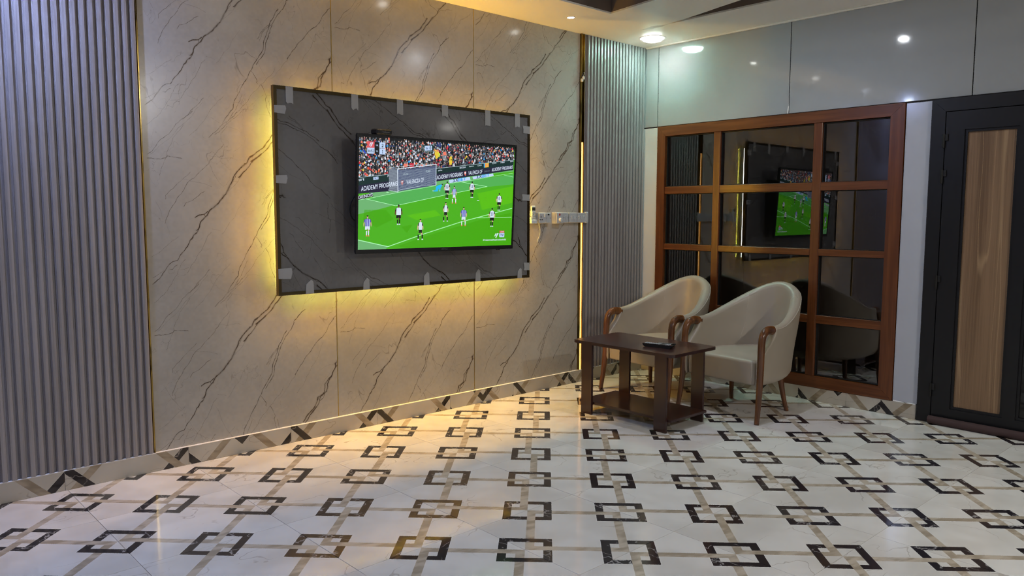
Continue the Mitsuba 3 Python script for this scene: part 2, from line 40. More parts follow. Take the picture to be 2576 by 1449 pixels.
TV_ART = [["p",1,"grass2",[[-0.0028,0.5639],[0.2254,0.4856],[0.5384,0.3884],[0.9986,0.2735],[1.0006,0.3762],[0.808,0.4116],[0.5254,0.5013],[0.2157,0.6104],[0.0351,0.5492],[-0.0007,0.5638]]],["p",1,"grass3",[[-0.0017,0.5638],[0.0377,0.5467],[0.2044,0.6021],[0.1273,0.6363],[-0.0004,0.6863]]],["p",1,"grass3",[[-0.0006,0.9128],[0.175,0.9808],[0.1641,0.9999],[-0.0001,1.0001]]],["p",1,"grass1",[[0.2849,0.6952],[0.461,0.6429],[0.4985,0.6957],[0.3436,0.7385]]],["p",1,"grass4",[[0.0357,0.6452],[0.1604,0.6445],[0.2058,0.7288],[0.107,0.8034],[0.0311,0.7358]]],["p",1,"grass4",[[0.2519,0.7976],[0.3209,0.7815],[0.2872,0.8586]]],["p",1,"grass1",[[0.7405,0.4775],[0.9991,0.395],[0.9976,0.5643],[0.7778,0.6411]]],["p",1,"grass4",[[0.2314,0.9774],[0.4651,0.8635],[0.7803,0.7332],[0.9905,0.6684],[0.9999,0.9999],[0.2891,0.9974]]],["p",1,"black",[[-0.0001,-0.0001],[1.0,0.0002],[0.996,0.1344],[0.6094,0.2247],[0.4629,0.2602],[0.168,0.3305],[0.0012,0.3661]]],["p",2,"teal",[[0.0012,0.3653],[0.168,0.3281],[0.4628,0.2559],[0.6094,0.2204],[0.9959,0.1297],[0.9942,0.1827],[0.6105,0.2705],[0.4637,0.3033],[0.1686,0.3876],[0.0001,0.4356]]],["p",2,"navy",[[0.0001,0.434],[0.1686,0.3859],[0.4637,0.3016],[0.9941,0.1808],[0.9951,0.2309],[0.4621,0.3743],[0.228,0.467],[0.1696,0.4773],[0.0612,0.4938],[-0.0005,0.5045]]],["l",3,"pale",0.004,[[0.0012,0.3629],[0.168,0.3264],[0.4628,0.2534],[0.9959,0.1297]]],["p",1,"grass3",[[0.0612,0.4938],[0.1696,0.4773],[0.2252,0.4713],[0.4621,0.3761],[0.547,0.3556],[0.9972,0.2326],[0.9962,0.2457],[0.8477,0.2774],[0.7043,0.3347],[0.5476,0.3827],[0.4627,0.4072],[0.2254,0.4856],[0.0857,0.5375]]],["p",3,"dark",[[0.0002,0.5253],[0.0786,0.4943],[0.0857,0.5251],[0.0004,0.5597]]],["t",4,"white","GENDS",[0.0008,0.5513],[0.0813,0.5225],0.0268],["t",6,"white","ACADEMY PROGRAMS",[0.0158,0.4812],[0.2248,0.4226],0.0382],["t",6,"white","VALENCIA CF",[0.2777,0.4062],[0.385,0.3799],0.0349],["p",4,"salmon",[[0.2446,0.3791],[0.2594,0.3753],[0.2589,0.3983],[0.2526,0.4223],[0.2449,0.4008]]],["p",5,"white",[[0.2468,0.385],[0.2574,0.3825],[0.257,0.3924],[0.2474,0.3948]]],["t",3,"white","ACADEMY PROGRAMS",[0.465,0.3551],[0.6354,0.3114],0.0358],["p",3,"salmon",[[0.6449,0.2713],[0.6591,0.2663],[0.6591,0.2893],[0.6534,0.3126],[0.646,0.2942]]],["p",4,"white",[[0.6468,0.2754],[0.6575,0.2718],[0.6572,0.2873],[0.6483,0.2907]]],["t",3,"white","VALENCIA CF",[0.6741,0.2997],[0.7696,0.2767],0.0334],["l",3,"grey",0.0025,[[0.7819,0.2526],[0.7883,0.2586],[0.7824,0.2683]]],["l",3,"grey",0.0025,[[0.7906,0.2504],[0.797,0.2564],[0.791,0.2661]]],["l",3,"grey",0.0026,[[0.7992,0.2481],[0.8056,0.2542],[0.7997,0.2639]]],["l",3,"grey",0.0026,[[0.8079,0.2459],[0.8143,0.2519],[0.8083,0.2617]]],["l",3,"grey",0.0025,[[0.8166,0.2437],[0.823,0.2497],[0.817,0.2594]]],["t",3,"white","ACADEMY PROGRAMS",[0.8361,0.2566],[0.9894,0.2182],0.0325],["p",3,"ice",[[0.5438,0.3554],[0.6835,0.3173],[0.6904,0.3493],[0.5488,0.3849]]],["p",3,"ice",[[0.7017,0.3163],[0.8461,0.2745],[0.8522,0.2999],[0.7084,0.3421]]],["t",4,"navyb","1X",[0.5719,0.3748],[0.6061,0.365],0.0273],["t",4,"blue","BET",[0.607,0.3649],[0.6582,0.3508],0.0274],["t",4,"navyb","1X",[0.7304,0.3309],[0.7671,0.3214],0.0279],["t",4,"blue","BET",[0.7677,0.3214],[0.8196,0.3059],0.0272],["p",3,"grass3",[[0.6835,0.3173],[0.7016,0.3142],[0.7084,0.3421],[0.6903,0.3485]]],["t",3,"white","SKODA",[0.6131,0.2454],[0.6544,0.2332],0.0157],["t",3,"white","divina",[0.4734,0.2785],[0.4989,0.2709],0.0129],["t",3,"pale","Coca",[0.7356,0.2137],[0.763,0.2042],0.0152],["t",3,"pale","Mahou",[0.6768,0.2255],[0.7083,0.2171],0.0125],["t",3,"pale","RONDA",[0.8388,0.1837],[0.8685,0.1744],0.0119],["t",3,"white","PUMA",[0.8987,0.1722],[0.9274,0.1646],0.0154],["t",3,"white","divina",[0.9686,0.153],[0.992,0.1469],0.0113],["t",3,"white","PUMA",[0.0004,0.3961],[0.0189,0.3895],0.019],["p",3,"white",[[0.02,0.3742],[0.0323,0.3679],[0.0313,0.389],[0.0283,0.3891],[0.0267,0.3777]]],["t",3,"white","PUMA",[0.1652,0.3497],[0.1962,0.3415],0.0179],["t",4,"pale","divina",[0.2567,0.3273],[0.2873,0.3185],0.0158],["t",4,"pale","PUMA",[0.3946,0.2937],[0.4251,0.2859],0.0176],["p",3,"ice",[[0.0835,0.355],[0.1131,0.3477],[0.1133,0.3728],[0.0837,0.3808]]],["t",4,"navyb","TM 0",[0.0867,0.371],[0.1089,0.3661],0.013],["p",3,"ice",[[0.3315,0.2954],[0.3573,0.2879],[0.3576,0.3098],[0.3318,0.3173]]],["t",4,"navyb","TM 0",[0.3344,0.3111],[0.3548,0.3052],0.0111],["p",3,"blue",[[0.7779,0.1829],[0.7862,0.181],[0.786,0.2213],[0.779,0.2231]]],["p",3,"yellow",[[0.7862,0.181],[0.814,0.1753],[0.8136,0.2166],[0.786,0.2213]]],["p",4,"salmon",[[0.7863,0.1874],[0.8139,0.1821],[0.8138,0.1872],[0.7865,0.1929]]],["p",4,"salmon",[[0.7867,0.1988],[0.8142,0.1935],[0.8141,0.1987],[0.7868,0.2043]]],["p",4,"salmon",[[0.787,0.2102],[0.8146,0.205],[0.8144,0.2101],[0.7871,0.2158]]],["p",3,"teal",[[0.3644,0.0489],[0.4331,0.0344],[0.4431,0.0474],[0.436,0.1162],[0.4139,0.124],[0.3692,0.094]]],["p",4,"ice",[[0.3836,0.051],[0.4305,0.0426],[0.4313,0.0873],[0.3844,0.0954]]],["t",5,"navyb","TM",[0.3897,0.083],[0.4048,0.0809],0.0174],["t",5,"black","0",[0.4145,0.08],[0.4242,0.0787],0.0263],["l",4,"pale",0.0031,[[0.3858,0.1013],[0.4301,0.0974]]],["l",3,"pale",0.0016,[[0.3643,0.0449],[0.3649,0.0825]]],["l",3,"pale",0.0016,[[0.3716,0.0569],[0.3722,0.0921]]],["l",3,"pale",0.0016,[[0.379,0.0689],[0.3795,0.1018]]],["l",3,"pale",0.0016,[[0.3863,0.0809],[0.3868,0.1115]]],["l",3,"pale",0.0016,[[0.3937,0.093],[0.3942,0.1213]]],["l",3,"pale",0.0016,[[0.4011,0.1051],[0.4015,0.131]]],["l",3,"pale",0.0016,[[0.4085,0.1173],[0.4089,0.1408]]],["l",3,"pale",0.0016,[[0.4159,0.1294],[0.4163,0.1506]]],["l",3,"pale",0.0024,[[0.3643,0.041],[0.414,0.13]]],["l",3,"pale",0.0028,[[0.4366,0.0364],[0.4997,0.093],[0.501,0.1617]]],["l",3,"pale",0.0016,[[0.4295,0.0291],[0.4983,0.0951]]],["p",3,"yellow",[[0.447,0.0734],[0.4742,0.0952],[0.4791,0.1311],[0.4683,0.1561],[0.4572,0.1651],[0.4495,0.1294]]],["p",3,"salmon",[[0.4502,0.0932],[0.4695,0.0714],[0.474,0.0871],[0.4589,0.1085]]],["p",4,"lime",[[0.4716,0.1075],[0.4815,0.1107],[0.4808,0.1431],[0.4737,0.1436]]],["p",4,"yellow",[[0.5465,0.1378],[0.5535,0.1283],[0.561,0.1408],[0.5639,0.1815],[0.5596,0.2105],[0.5451,0.2115],[0.5424,0.179],[0.5439,0.1503]]],["p",5,"black",[[0.5527,0.1578],[0.5585,0.1573],[0.5582,0.1697],[0.5535,0.17]]],["p",3,"salmon",[[0.5017,0.0968],[0.5225,0.091],[0.524,0.1234],[0.5032,0.1283]]],["p",3,"grey",[[0.5032,0.1291],[0.5189,0.127],[0.519,0.1604],[0.5039,0.1615]]],["p",3,"navyb",[[0.4584,0.0043],[0.4882,0.0174],[0.4918,0.0533],[0.4662,0.0476]]],["p",4,"salmon",[[0.164,-0.001],[0.1729,-0.0019],[0.174,0.0247],[0.1663,0.0255]]],["p",4,"blueb",[[0.0207,0.1171],[0.0318,0.1236],[0.0444,0.1527],[0.032,0.15]]],["p",4,"red",[[0.2926,0.2186],[0.3221,0.2146],[0.3212,0.2444],[0.2957,0.25]]],["p",4,"salmon",[[0.258,0.225],[0.2824,0.2193],[0.2823,0.2509],[0.2597,0.2543]]],["p",4,"net",[[0.2274,0.2832],[0.4581,0.2261],[0.4603,0.4091],[0.2286,0.4754]]],["p",4,"net2",[[0.1707,0.2743],[0.2262,0.2766],[0.2275,0.4754],[0.1761,0.4637]]],["l",5,"pale",0.0013,[[0.2286,0.2931],[0.4567,0.2503]]],["l",5,"pale",0.0011,[[0.1719,0.28],[0.2263,0.2882]]],["l",5,"pale",0.0013,[[0.2287,0.3034],[0.4569,0.2592]]],["l",5,"pale",0.0011,[[0.172,0.2904],[0.2264,0.2988]]],["l",5,"pale",0.0013,[[0.2289,0.3137],[0.4571,0.2681]]],["l",5,"pale",0.0012,[[0.1721,0.3008],[0.2266,0.3093]]],["l",5,"pale",0.0013,[[0.229,0.324],[0.4572,0.277]]],["l",5,"pale",0.0011,[[0.1722,0.3113],[0.2267,0.3198]]],["l",5,"pale",0.0014,[[0.2291,0.3342],[0.4574,0.2859]]],["l",5,"pale",0.0012,[[0.1723,0.3217],[0.2268,0.3303]]],["l",5,"pale",0.0013,[[0.2293,0.3446],[0.4576,0.2948]]],["l",5,"pale",0.0012,[[0.1725,0.3321],[0.227,0.3409]]],["l",5,"pale",0.0013,[[0.2294,0.3549],[0.4577,0.3038]]],["l",5,"pale",0.0012,[[0.1726,0.3426],[0.2271,0.3514]]],["l",5,"pale",0.0013,[[0.2295,0.3652],[0.4579,0.3127]]],["l",5,"pale",0.0011,[[0.1727,0.3531],[0.2272,0.362]]],["l",5,"pale",0.0013,[[0.2296,0.3755],[0.4581,0.3216]]],["l",5,"pale",0.0012,[[0.1728,0.3635],[0.2274,0.3725]]],["l",5,"pale",0.0014,[[0.2298,0.3858],[0.4582,0.3305]]],["l",5,"pale",0.0012,[[0.1729,0.374],[0.2275,0.3831]]],["l",5,"pale",0.0014,[[0.2299,0.3961],[0.4584,0.3395]]],["l",5,"pale",0.0011,[[0.173,0.3845],[0.2276,0.3937]]],["l",5,"pale",0.0013,[[0.23,0.4065],[0.4586,0.3484]]],["l",5,"pale",0.0011,[[0.1731,0.395],[0.2278,0.4043]]],["l",5,"pale",0.0014,[[0.2302,0.4168],[0.4587,0.3574]]],["l",5,"pale",0.0012,[[0.1732,0.4054],[0.2279,0.4148]]],["l",5,"pale",0.0013,[[0.2303,0.4272],[0.4589,0.3663]]],["l",5,"pale",0.0012,[[0.1734,0.4159],[0.228,0.4254]]],["l",5,"pale",0.0014,[[0.2304,0.4375],[0.4591,0.3753]]],["l",5,"pale",0.0012,[[0.1735,0.4264],[0.2281,0.436]]],["l",5,"pale",0.0013,[[0.2305,0.4479],[0.4592,0.3842]]],["l",5,"pale",0.0012,[[0.1736,0.4369],[0.2283,0.4466]]],["l",5,"pale",0.0014,[[0.2307,0.4582],[0.4594,0.3932]]],["l",5,"pale",0.0011,[[0.1737,0.4475],[0.2284,0.4572]]],["l",5,"grey",0.001,[[0.2453,0.2804],[0.2533,0.4662]]],["l",5,"grey",0.001,[[0.2689,0.2748],[0.2765,0.4599]]],["l",5,"grey",0.001,[[0.2927,0.2691],[0.2999,0.4536]]],["l",5,"grey",0.001,[[0.3167,0.2634],[0.3235,0.4473]]],["l",5,"grey",0.001,[[0.3408,0.2577],[0.3471,0.4409]]],["l",5,"grey",0.001,[[0.3651,0.2519],[0.371,0.4345]]],["l",5,"grey",0.001,[[0.3896,0.2461],[0.395,0.428]]],["l",5,"grey",0.001,[[0.4143,0.2402],[0.4192,0.4215]]],["l",5,"grey",0.001,[[0.4391,0.2343],[0.4436,0.4149]]],["l",7,"white",0.0083,[[0.2228,0.2735],[0.2276,0.4805]]],["l",7,"white",0.0075,[[0.2228,0.2735],[0.4603,0.2157]]],["l",7,"white",0.0078,[[0.4591,0.214],[0.4609,0.4117]]],["l",6,"pale",0.0033,[[0.2227,0.271],[0.1706,0.2677],[0.3704,0.2193],[0.4591,0.2157]]],["l",6,"pale",0.005,[[0.1695,0.4648],[0.2287,0.4821]]],["l",6,"pale",0.0034,[[0.2285,0.467],[0.3971,0.4099],[0.4598,0.4126]]],["l",3,"lineg",0.0041,[[0.0003,0.5597],[0.0857,0.5358],[0.2282,0.4855],[0.4628,0.4124]]],["l",3,"lineg",0.0035,[[0.5477,0.3898],[0.7047,0.3508],[0.8484,0.302],[0.9954,0.2625]]],["l",3,"lineg",0.0049,[[0.0377,0.5467],[0.2156,0.6062],[0.5253,0.4986],[0.8079,0.4079],[0.6285,0.3712]]],["l",3,"lineg",0.0075,[[-0.0006,0.9103],[0.175,0.9791],[0.3811,0.8743],[0.6311,0.7592],[0.9974,0.621]]],["l",3,"lineg",0.0055,[[0.7369,0.7191],[0.9933,0.713]]],["l",3,"lineg",0.0037,[[0.9261,0.2868],[0.9967,0.3025]]],["l",3,"white",0.0064,[[0.7404,0.5474],[0.7542,0.5481]]],["p",3,"lineg",[[0.1552,0.4843],[0.1668,0.48],[0.1759,0.4856],[0.1695,0.4917]]],["pl",[[0.0537,0.693,0.0551,0.8815,1,0,""],[0.2335,0.5933,0.2358,0.7802,2,0,""],[0.3686,0.7257,0.3718,0.924,0,1,""],[0.5279,0.5673,0.5317,0.7536,0,1,""],[0.6488,0.6112,0.6532,0.7976,1,2,""],[0.8481,0.6176,0.8536,0.8085,0,3,"10"],[0.8961,0.4684,0.9014,0.6451,0,3,"5"],[0.7005,0.36,0.7045,0.5219,0,3,"3"],[0.5331,0.3676,0.5366,0.5363,0,3,"18"],[0.581,0.4087,0.5848,0.5797,1,1,""]]],["p",4,"cyan",[[0.4401,0.4621],[0.4597,0.4553],[0.462,0.4226],[0.4759,0.4077],[0.4986,0.3986],[0.5017,0.4108],[0.4921,0.4358],[0.4897,0.4605],[0.484,0.4607],[0.4822,0.4402],[0.478,0.4424],[0.4756,0.4651],[0.46,0.4697],[0.443,0.4669]]],["p",5,"black",[[0.4971,0.3986],[0.5042,0.3942],[0.5067,0.4023],[0.5002,0.4075]]],["p",5,"skin",[[0.4981,0.4035],[0.5044,0.4024],[0.5031,0.4087],[0.4988,0.4088]]],["p",5,"white",[[0.484,0.4586],[0.4897,0.4576],[0.4893,0.4659],[0.4841,0.4648]]],["p",5,"white",[[0.4395,0.4601],[0.4456,0.4587],[0.4463,0.466],[0.4407,0.4662]]],["p",6,"bug",[[0.0461,0.0433],[0.0871,0.0449],[0.0876,0.0979],[0.0465,0.0979]]],["p",6,"ice",[[0.0465,0.0986],[0.0876,0.0986],[0.088,0.1499],[0.0469,0.1488]]],["p",7,"white",[[0.0575,0.0799],[0.063,0.0548],[0.0685,0.0543],[0.0642,0.0747],[0.0612,0.0833]]],["p",7,"white",[[0.0709,0.0514],[0.0797,0.0521],[0.0731,0.0765],[0.0688,0.0894],[0.0625,0.0888],[0.0674,0.0752]]],["t",7,"black","66:51",[0.05,0.1383],[0.0837,0.1373],0.0234],["p",6,"black",[[0.0876,0.0448],[0.1143,0.0471],[0.1153,0.1514],[0.0885,0.1502]]],["t",7,"ice","VAL",[0.0945,0.0821],[0.1093,0.0822],0.0144],["t",7,"ice","VLL",[0.0954,0.1336],[0.1083,0.1341],0.0144],["p",6,"ice",[[0.1148,0.0478],[0.1486,0.0472],[0.1491,0.0969],[0.1153,0.0973]]],["p",6,"ice",[[0.1153,0.1007],[0.1491,0.0995],[0.1497,0.1517],[0.1158,0.1514]]],["t",7,"black","2",[0.1281,0.0877],[0.138,0.0875],0.0274],["t",7,"black","1",[0.1307,0.1406],[0.1368,0.1408],0.0275],["p",6,"red2",[[0.9071,0.8505],[0.9447,0.8508],[0.9445,0.8721],[0.9077,0.8722]]],["t",7,"white","LIVE",[0.9141,0.8679],[0.9391,0.868],0.0139],["p",6,"ice",[[0.9067,0.8794],[0.9091,0.8756],[0.9434,0.8748],[0.946,0.8794],[0.9446,0.914],[0.9419,0.9184],[0.9111,0.9174],[0.9077,0.9117]]],["t",7,"navyb","TV",[0.914,0.9058],[0.9402,0.9055],0.0234],["p",6,"white",[[0.8711,0.905],[0.8795,0.8764],[0.8876,0.8766],[0.8813,0.897],[0.8776,0.908]]],["p",6,"white",[[0.8904,0.8756],[0.9026,0.8771],[0.8913,0.9056],[0.8862,0.9232],[0.8788,0.9208],[0.8836,0.9065]]],["t",6,"white","#ValenciaRealValladolid",[0.7899,0.9496],[0.9593,0.9499],0.0165]]


# ------------------------------------------------------------------ helpers
def box(x0, x1, y0, y1, z0, z1, bevel=0.0):
    if bevel <= 0:
        m = trimesh.creation.box((x1 - x0, y1 - y0, z1 - z0))
        m.apply_translation(((x0 + x1) / 2, (y0 + y1) / 2, (z0 + z1) / 2)); return m
    b = min(bevel, (x1 - x0) / 2.1, (y1 - y0) / 2.1, (z1 - z0) / 2.1)
    pts = []
    for sx in (0, 1):
        for sy in (0, 1):
            for sz in (0, 1):
                X, Y, Z = (x0, x1)[sx], (y0, y1)[sy], (z0, z1)[sz]
                dx, dy, dz = b * (1 - 2 * sx), b * (1 - 2 * sy), b * (1 - 2 * sz)
                pts += [(X, Y + dy, Z + dz), (X + dx, Y, Z + dz), (X + dx, Y + dy, Z)]
    m = trimesh.PointCloud(pts).convex_hull
    return m

def cat(*ms): return trimesh.util.concatenate([m for m in ms])

def ext(poly, h, z0=0.0):
    m = trimesh.creation.extrude_polygon(poly, h, engine='earcut'); m.apply_translation((0, 0, z0)); return m

def cyl(r, h, center, axis=(0, 0, 1), n=32):
    m = trimesh.creation.cylinder(radius=r, height=h, sections=n)
    m.apply_transform(trimesh.geometry.align_vectors([0, 0, 1], axis)); m.apply_translation(center); return m

def lathe(profile, n=48):
    return trimesh.creation.revolve(np.array(profile, float), sections=n)

def spline(pts, n):
    from scipy.interpolate import CubicSpline
    p = np.array(pts, float); t = np.r_[0, np.cumsum(np.linalg.norm(np.diff(p[:, :3], axis=0), axis=1))]
    return CubicSpline(t, p)(np.linspace(0, t[-1], n))

def tube(pts, radii, sides=12, ry=None, up=(0, 1, 0)):
    """closed tube along pts; radii across 'side' axis, ry across the other."""
    p = np.array(pts, float); r = np.broadcast_to(radii, (len(p),)); ry = r if ry is None else np.broadcast_to(ry, (len(p),))
    t = np.gradient(p, axis=0); t /= np.linalg.norm(t, axis=1, keepdims=True)
    a = np.array(up, float) - (t @ np.array(up, float))[:, None] * t; a /= np.linalg.norm(a, axis=1, keepdims=True) + 1e-12
    b = np.cross(t, a); ang = np.arange(sides) * 2 * PI / sides
    v = p[:, None] + r[:, None, None] * np.cos(ang)[None, :, None] * a[:, None] + ry[:, None, None] * np.sin(ang)[None, :, None] * b[:, None]
    v = v.reshape(-1, 3); f = []
    for i in range(len(p) - 1):
        for j in range(sides):
            q = [i * sides + j, i * sides + (j + 1) % sides, (i + 1) * sides + (j + 1) % sides, (i + 1) * sides + j]
            f += [[q[0], q[1], q[2]], [q[0], q[2], q[3]]]
    n = len(v); v = np.vstack([v, p[0], p[-1]])
    for j in range(sides):
        f.append([n, (j + 1) % sides, j]); k = (len(p) - 1) * sides; f.append([n + 1, k + j, k + (j + 1) % sides])
    m = trimesh.Trimesh(v, f, process=False); m.fix_normals(); return m

def numbered(key):
    if key not in scene and not any(k.startswith(key + '__') for k in scene): return key
    i = 1
    while f'{key}_{i:03d}' in scene or any(k.startswith(f'{key}_{i:03d}__') for k in scene): i += 1
    return f'{key}_{i:03d}'

def label(key, text=None, category=None, group=None, kind=None):
    d = {}
    if text: d['label'] = text
    if category: d['category'] = category
    if group: d['group'] = group
    if kind: d['kind'] = kind
    labels[key] = d; return key

def put(key, mesh, bsdf, smooth=False, tw=None, lab=None, **more):
    key = numbered(key)
    d = mikit.ply(mesh, bsdf, smooth=smooth, **more)
    if tw is not None: d['to_world'] = tw
    scene[key] = d
    if lab: labels[key] = {'label': lab}
    return key

def again(key, ply, tw):
    key = numbered(key); scene[key] = {**ply, 'to_world': tw}; return key

def part(parent, name, mesh, bsdf, smooth=False, tw=None, lab=None, **more):
    # parts are numbered against parts of the same holder only
    k = f'{parent}__{name}'; i = 0; key = k
    while key in scene: i += 1; key = f'{k}_{i:03d}'
    d = mikit.ply(mesh, bsdf, smooth=smooth, **more) if not isinstance(mesh, dict) else dict(mesh)
    if tw is not None: d['to_world'] = tw
    scene[key] = d
    if lab: labels[key] = {'label': lab}
    return key

def thing(name, text, category, group=None):
    key = numbered(name); label(key, text, category, group); return key

# ------------------------------------------------------------------ materials
def pr(base, rough=0.5, spec=0.5, metal=0.0, coat=0.0, coatg=0.9, **k):
    b = base if isinstance(base, dict) else {'type': 'rgb', 'value': list(base)}
    d = {'type': 'principled', 'base_color': b, 'roughness': rough, 'specular': spec, 'metallic': metal}
    if coat: d.update(clearcoat=coat, clearcoat_gloss=coatg)
    d.update(k)
    return {'type': 'twosided', 'bsdf': d}

PS = 0.6 / math.sqrt(2)                         # spacing of the printed squares
OX, OY = -3.01943, -1.71678                     # centre of one printed square; tile joints run through it

def printed(qx, qy, seed):
    """the print of the porcelain tile: open dark squares linked by stepped tan bands, on the diagonal"""
    k = 1.0 / (math.sqrt(2) * PS)
    a, b = (qx - qy) * k, (qx + qy) * k
    i, j = dr.floor(a + 0.5), dr.floor(b + 0.5)
    u, v = a - i, b - j
    h = (i + j) * 0.5; odd = (h - dr.floor(h)) > 0.25
    m = dr.maximum(dr.abs(u), dr.abs(v)); W = 0.088
    frame = (m < 0.262) & (m > 0.176)
    thinl = (m < 0.268) & (m > 0.262)
    up, dn, rt, lf = v > 0, v <= 0, u > 0, u <= 0
    neg = lambda t: (t > -W) & (t <= 0)
    pos = lambda t: (t > 0) & (t < W)
    vA, hA = (neg(u) & up) | (pos(u) & dn), (pos(v) & lf) | (neg(v) & rt)
    vB, hB = (pos(u) & up) | (neg(u) & dn), (neg(v) & lf) | (pos(v) & rt)
    over = (odd & hB) | (~odd & vA)
    strip = over | (odd & vB) | (~odd & hA)
    dark = frame & ~over
    strip = strip & ~dark
    n1 = fbm(qx * 5 + seed * 37, qy * 5 + seed * 11, 1.3, 3)
    rid = dr.abs(fbm(qx * 4.5 + seed * 50, qy * 7 + seed * 20, 7.7, 4) - 0.5)
    vein = (1 - smoothstep(0.0, 0.010, rid)) * smoothstep(0.48, 0.66, noise(qx * 6, qy * 6, seed * 20 + 3.3))
    cream = mix((0.60, 0.575, 0.53), (0.70, 0.68, 0.64), smoothstep(0.3, 0.7, n1))
    cream = mix(cream, (0.30, 0.26, 0.21), vein * 0.55)
    s1 = fbm(qx * 14 + qy * 34, qy * 16 - qx * 10, seed * 9 + 2, 3)
    tan = mix((0.33, 0.275, 0.205), (0.50, 0.435, 0.345), smoothstep(0.3, 0.7, s1))
    dv = dr.abs(fbm(qx * 17, qy * 17, seed * 30 + 5, 4) - 0.5)
    dvein = (1 - smoothstep(0.004, 0.022, dv)) * smoothstep(0.42, 0.62, noise(qx * 20, qy * 20, seed * 8))
    blk = mix((0.020, 0.017, 0.020), (0.42, 0.40, 0.40), dvein * 0.75)
    col = dr.select(strip, tan, cream)
    col = dr.select(thinl & ~strip, mi.Color3f(0.74, 0.72, 0.68), col)
    return dr.select(dark, blk, col)

def tile_fn(p, n, uv):
    tx, ty = dr.floor((p.x - OX - 0.3) / 0.6), dr.floor((p.y - OY) / 0.6)
    s = cell_rand(tx, ty, 4)
    return printed(p.x - OX, p.y - OY, s) * (0.96 + 0.07 * s)

def skirt_fn(p, n, uv):
    along = dr.select(dr.abs(n.y) > dr.abs(n.x), p.x, -p.y)
    k = dr.floor((along + 4.53) / 0.6); s = cell_rand(k, 7, dr.select(dr.abs(n.y) > 0.5, 1.0, 2.0))
    v0 = 0.30 + 0.14 * cell_rand(k, 3, 5)
    for kk, vv in ((0, .32), (1, .39), (2, .32), (3, .325), (4, .44), (5, .32), (6, .36), (7, .31)):
        v0 = dr.select((dr.abs(k - kk) < 0.5) & (dr.abs(n.y) > 0.5), vv, v0)
    base = printed(along + 4.53 - 0.3, p.z + v0, s)
    return base * mi.Color3f(0.74, 0.69, 0.62)  # floor print darkened: weaker light on the upright skirting put into its colour

# --- marble sheet: strokes of its veins (metres on the sheet), found again through a coarse grid
SEG = np.array(VEINS, float); PZ = 0.9225
SEG = np.vstack([SEG, SEG + [0, PZ, 0, PZ, 0], SEG - [0, PZ, 0, PZ, 0]])
GU, GV, GC, GK = 13, 11, 0.1, 14
_idx = np.full((GU * GV, GK), len(SEG), np.uint32)
for ci in range(GU):
    for cj in range(GV):
        cx, cy = (ci + .5) * GC - 0.1, (cj + .5) * GC - 0.1
        ab = SEG[:, 2:4] - SEG[:, :2]; ap = np.array([cx, cy]) - SEG[:, :2]
        tt = np.clip((ap * ab).sum(1) / np.maximum((ab ** 2).sum(1), 1e-12), 0, 1)
        dd = np.linalg.norm(ap - tt[:, None] * ab, axis=1) - 0.072 - SEG[:, 4] * .001
        o = np.argsort(dd)[:GK]; o = o[dd[o] < 0.02]
        _idx[ci * GV + cj, :len(o)] = o
SEGX = np.vstack([SEG, [50, 50, 51, 51, 1]])
A_IDX = mi.UInt32(_idx.ravel())
A_X, A_Y = mi.Float(SEGX[:, 0]), mi.Float(SEGX[:, 1])
A_DX, A_DY = mi.Float(SEGX[:, 2] - SEGX[:, 0]), mi.Float(SEGX[:, 3] - SEGX[:, 1])
A_IL = mi.Float(1 / np.maximum(((SEGX[:, 2:4] - SEGX[:, :2]) ** 2).sum(1), 1e-9)); A_W = mi.Float(SEGX[:, 4])
dr.eval(A_IDX, A_X, A_Y, A_DX, A_DY, A_IL, A_W)

